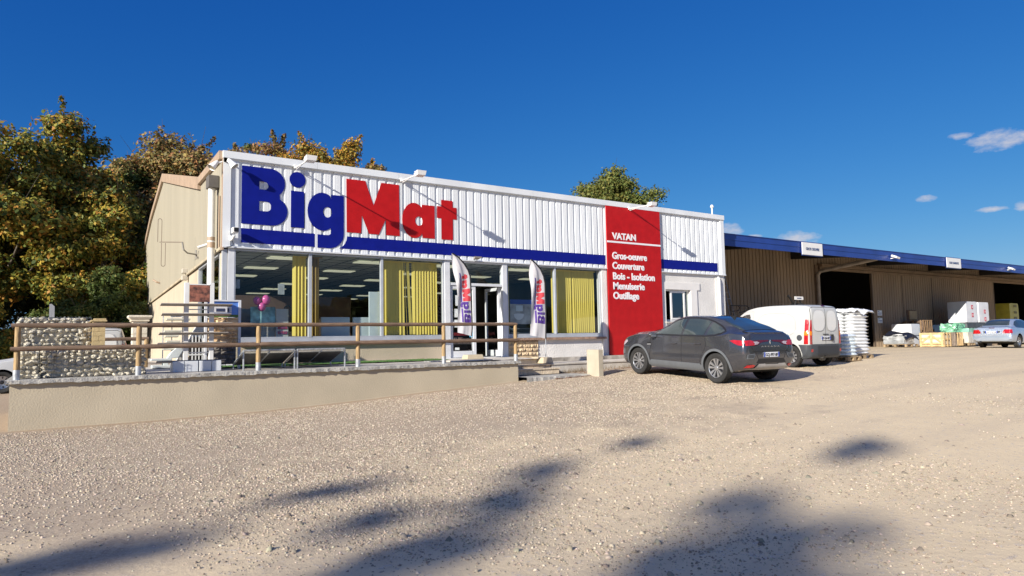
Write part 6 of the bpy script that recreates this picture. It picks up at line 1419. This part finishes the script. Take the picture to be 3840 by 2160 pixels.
def make_tree(label,base,H,R,zc0,nclump,nleaf,ls,pal,seed,group='trees behind the store',cat='tree',cr=(.16,.34),name='leafy_tree',squash=1.0,spiky=0.0,rad_in=.30,trunkr=None,twigs=26):
    r=np.random.RandomState(seed); base=np.array(base,float); hc=(H-zc0)/2; cz=zc0+hc
    cs=[];rs=[]
    while len(cs)<nclump:
        d=r.normal(size=3); d/=np.linalg.norm(d); q=rad_in+(1-rad_in)*r.rand()**.55
        lob=1+.16*math.sin(3*math.atan2(d[1],d[0])+seed)+.10*math.sin(5*d[2]*2+seed*2)
        k=q*lob*.86; wz=(1-.25*max(0,d[2]))*R
        p=np.array([d[0]*k*wz,d[1]*k*wz*squash,d[2]*k*hc]); cs.append(p+[0,0,cz]); rs.append(R*r.uniform(*cr))
    cs=np.array(cs); rs=np.array(rs); wgt=rs**2; cnt=(nleaf*wgt/wgt.sum()).astype(int)
    P=[];Nn=[];C=[]; pl=np.array(PAL[pal])
    for c,rr,k in zip(cs,rs,cnt):
        d=r.normal(size=(k,3)); d/=np.linalg.norm(d,axis=1)[:,None]; d[:,2]=np.where((d[:,2]<-.15)&(r.rand(k)<.6),-d[:,2],d[:,2])
        rad=rr*(r.rand(k)**.45)*(1+.35*np.sin(d[:,0]*7+c[0])*np.sin(d[:,1]*6+c[1]))
        p=c+d*rad[:,None]*np.array([1.05,1.05,.72]); P.append(p); n=d*.8+r.normal(size=(k,3))*.55+np.array([0,0,.35]); Nn.append(n/np.linalg.norm(n,axis=1)[:,None])
        w=r.dirichlet([.7]*len(pl)); out=np.clip((np.linalg.norm((p-[0,0,cz])/[R,R,hc],axis=1)-.45)*1.6,0,1)
        idx=r.choice(len(pl),size=k,p=w*.55+.45*np.array([.3,.25,.18,.12,.08,.07])); cc=pl[idx]*(0.85+.3*r.rand(k))[:,None]; C.append(np.minimum(cc*1.35,.8))
    if spiky:
        k=int(nleaf*spiky); a=r.rand(k)*6.28; tw=twigs; ti=r.randint(0,tw,k); tb=cs[r.randint(0,len(cs),tw)]; tb=tb[ti]; f=r.rand(k)
        dirs=r.normal(size=(tw,3))*[.5,.5,.2]+[0,0,1.1]; dirs/=np.linalg.norm(dirs,axis=1)[:,None]; p=tb+dirs[ti]*(f*R*.42)[:,None]+r.normal(size=(k,3))*.20*(1.3-f)[:,None]; P.append(p); n=r.normal(size=(k,3)); Nn.append(n/np.linalg.norm(n,axis=1)[:,None]); C.append(pl[r.choice(len(pl),k)]*.9)
    P=np.concatenate(P);Nn=np.concatenate(Nn);C=np.concatenate(C); k=len(P)
    t1=np.cross(Nn,r.normal(size=(k,3))); t1/=np.linalg.norm(t1,axis=1)[:,None]+1e-9; t2=np.cross(Nn,t1); s=ls*(.6+.8*r.rand(k))[:,None]
    V=np.stack([P+t1*s*.62,P+t2*s*.36+Nn*s*.10,P-t1*s*.62,P-t2*s*.36+Nn*s*.10],1).reshape(-1,3)
    F=np.arange(4*k).reshape(-1,4)
    me=bpy.data.meshes.new('crown'); me.vertices.add(4*k); me.vertices.foreach_set('co',V.ravel()); me.loops.add(4*k); me.loops.foreach_set('vertex_index',F.ravel()); me.polygons.add(k); me.polygons.foreach_set('loop_start',np.arange(k)*4); me.polygons.foreach_set('loop_total',np.full(k,4)); me.update(calc_edges=True)
    ca=me.color_attributes.new('leafcol','FLOAT_COLOR','POINT'); ca.data.foreach_set('color',np.column_stack([np.repeat(C,4,0),np.ones(4*k)]).ravel()); me.materials.append(mLeaf)
    o=thing(name,label,cat,tuple(base),group)
    cr_=bpy.data.objects.new('crown',me); col.objects.link(cr_); cr_.parent=o
    b=MB(); tr=trunkr or H*.018; rr=random.Random(seed)
    top=Vector((0,0,cz+hc*.3)); pts=[Vector((rr.uniform(-.15,.15)*i,rr.uniform(-.15,.15)*i,top.z*i/5)) for i in range(6)]; b.tube(pts,[tr*(1-.14*i) for i in range(6)],8)
    for i in range(min(26,nclump)):
        c=Vector(cs[i*nclump//min(26,nclump)]); st=pts[rr.choice((2,3,4,4))]; mid=st.lerp(c,.5)+Vector((0,0,-abs(c.z-st.z)*.1)); b.tube([st,mid,c],[tr*.45,tr*.25,tr*.06],5)
    if twigs:
        for i in range(twigs):
            c=Vector(cs[rr.randrange(nclump)]); d=Vector((rr.gauss(0,.5),rr.gauss(0,.5),1)).normalized(); b.tube([c,c+d*R*.25,c+d*R*rr.uniform(.35,.55)+Vector((rr.uniform(-.2,.2),rr.uniform(-.2,.2),0))],[tr*.10,tr*.06,.008],4,False)
    b.build('trunk',mBark,o,local=True,smooth=True,fixn=False); return o
T=make_tree
def gb(x,y): return (x,y,gz(x,y)-.1)
g1='autumn trees left of the store'
T('tall autumn tree with yellow-orange crown at the left edge of the view',gb(-2.8,46.0),14.4,4.9,1.8,64,55800,0.203,'autumn',1,g1,spiky=.03,cr=(.15,.30))
T('tallest autumn tree, its yellow peak rising left of the store gable',gb(1.2,49.5),14.9,4.9,3.0,66,58900,0.203,'autumn',2,g1,spiky=.04,cr=(.15,.28))
T('dark-leaved tree between the two tallest autumn trees and the gable',gb(4.3,55),15.6,4.2,2.0,50,37200,0.211,'green',3,g1)
T('bushy olive and gold tree directly behind the cream gable',gb(6.6,53.5),17.2,5.4,3,64,49600,0.211,'bronze',4,g1,spiky=.06)
T('leafy tree with yellow sprays low beside the cream side wall',gb(2.2,44.5),9.6,3.6,1.2,46,37200,0.187,'autumn',5,g1)
T('dark green tree filling the gap at the far left',gb(-6.6,49),14.0,4.8,.8,50,34100,0.234,'olive',6,g1)
T('dark tree behind the front row of autumn trees, far left',gb(-6,62),15,7.0,.4,56,40300,0.312,'dark',7,g1,twigs=0)
T('dark tree behind the front row of autumn trees, nearer the store',gb(3,64),15,7.5,.4,56,40300,0.312,'dark',8,g1,twigs=0)
g2='trees rising behind the store roof'
T('brownish twiggy tree behind the roof left of the blue letters',gb(13.0,57.5),18.6,5.0,5,56,37200,0.195,'bronze',9,g2,spiky=.16)
T('green-topped tree peeking over the roof corner among brownish ones',gb(14.8,63.0),21.2,2.5,8,28,13950,0.187,'green',10,g2)
T('golden autumn tree behind the roof above the blue letters',gb(17.0,55.0),18.4,4.6,5,56,37200,0.195,'gold',11,g2,spiky=.12)
T('golden autumn tree behind the roof above the red letters',gb(20.6,55.0),19.0,4.2,5,60,40300,0.195,'gold',12,g2,spiky=.08)
T('bare-tipped brown tree at the right end of the golden row',gb(22.6,54.0),17.0,2.8,5,30,13950,0.172,'bronze',13,g2,spiky=.2)
T('broad dark green oak standing alone behind the right part of the roof',gb(40.4,44.0),15.4,5.0,8,84,55800,0.187,'olive',14,'lone tree behind the roof',cr=(.17,.30),twigs=12)
T('smaller golden tree filling the gap between the two golden ones',gb(18.8,58.0),18.8,4.2,5,50,26000,.2,'gold',41,g2,spiky=.1)
T('smaller brown tree at the left of the row behind the roof',gb(10.2,58.0),17.6,4.4,5,50,26000,.2,'bronze',42,g2,spiky=.1)
g3='bushes left of the store'
T('yellow-green hedge bush at the far left behind the white car',gb(-3.0,41.0),3.3,2.3,.0,34,21700,0.125,'autumn',15,g3,'bush',name='bush',rad_in=.1,twigs=0)
T('second hedge bush farther left behind the white car',gb(-7.0,42.0),3.2,2.6,.0,34,18600,0.125,'autumn',16,g3,'bush',name='bush',rad_in=.1,twigs=0)
T('dark green conifer-like bush beside the stone pillar',gb(2.3,40.5),5.4,1.9,.2,40,26350,0.125,'green',17,g3,'bush',name='bush',rad_in=.1,spiky=.15)
T('low dark green bush behind the tall stone cage',gb(.2,42.5),3.9,2.0,.1,32,18600,0.133,'green',18,g3,'bush',name='bush',rad_in=.1,twigs=8)
T('reddish young tree close to the far corner of the side wall',gb(3.2,47.0),7.6,1.9,1.5,28,13950,0.156,'gold',19,g3,'tree',twigs=14)
# trees out of view that throw the soft shadows across the foreground and stand in the window reflections
g4='roadside trees around the yard'
T('slender sparse tree beside the yard whose shadow crosses the gravel',gb(-38.5,-12.2),22.0,3.0,7.0,120,4000,.34,'autumn',21,g4,name='roadside_tree',rad_in=.15,cr=(.07,.15),trunkr=.16,twigs=50)
T('shorter sparse tree beside the yard, its shadow reaching the near gravel',gb(-38.4,-9.1),21.0,2.6,7.0,90,2900,.32,'autumn',22,g4,name='roadside_tree',rad_in=.15,cr=(.07,.15),trunkr=.14,twigs=40)
T('sparse tree farther along the yard edge, shading the lower left gravel',gb(-37.5,-13.6),20.0,2.4,7.0,70,2100,.32,'autumn',27,g4,name='roadside_tree',rad_in=.15,cr=(.07,.15),trunkr=.13,twigs=40)
tb=T('broad dark tree beyond the left edge of the view, nearest the yard',gb(-15,35),11.5,5.0,.6,44,11000,.5,'olive',31,g4,name='roadside_tree',twigs=0)
for (x,y,lbl) in ((-17,43,'broad dark tree beyond the left edge of the view, second back'),(-15.5,51,'broad dark tree beyond the left edge of the view, third back')):
    c=copy_tree(tb); c.location=gb(x,y); c.rotation_euler=(0,0,x*.7); c['label']=lbl
ta=T('dark roadside tree across the road, nearest the store end',gb(24,-30),6.8,4.6,.5,40,9000,.55,'olive',23,g4,name='roadside_tree',twigs=0)
for (x,y,lbl) in ((38,-34,'dark roadside tree across the road, second in the row'),(52,-30,'dark roadside tree across the road, third in the row'),(68,-36,'dark roadside tree across the road, farthest in the row'),(12,-36,'dark roadside tree across the road, behind the viewpoint')):
    c=copy_tree(ta); c.location=gb(x,y); c.rotation_euler=(0,0,x*.37); c['label']=lbl
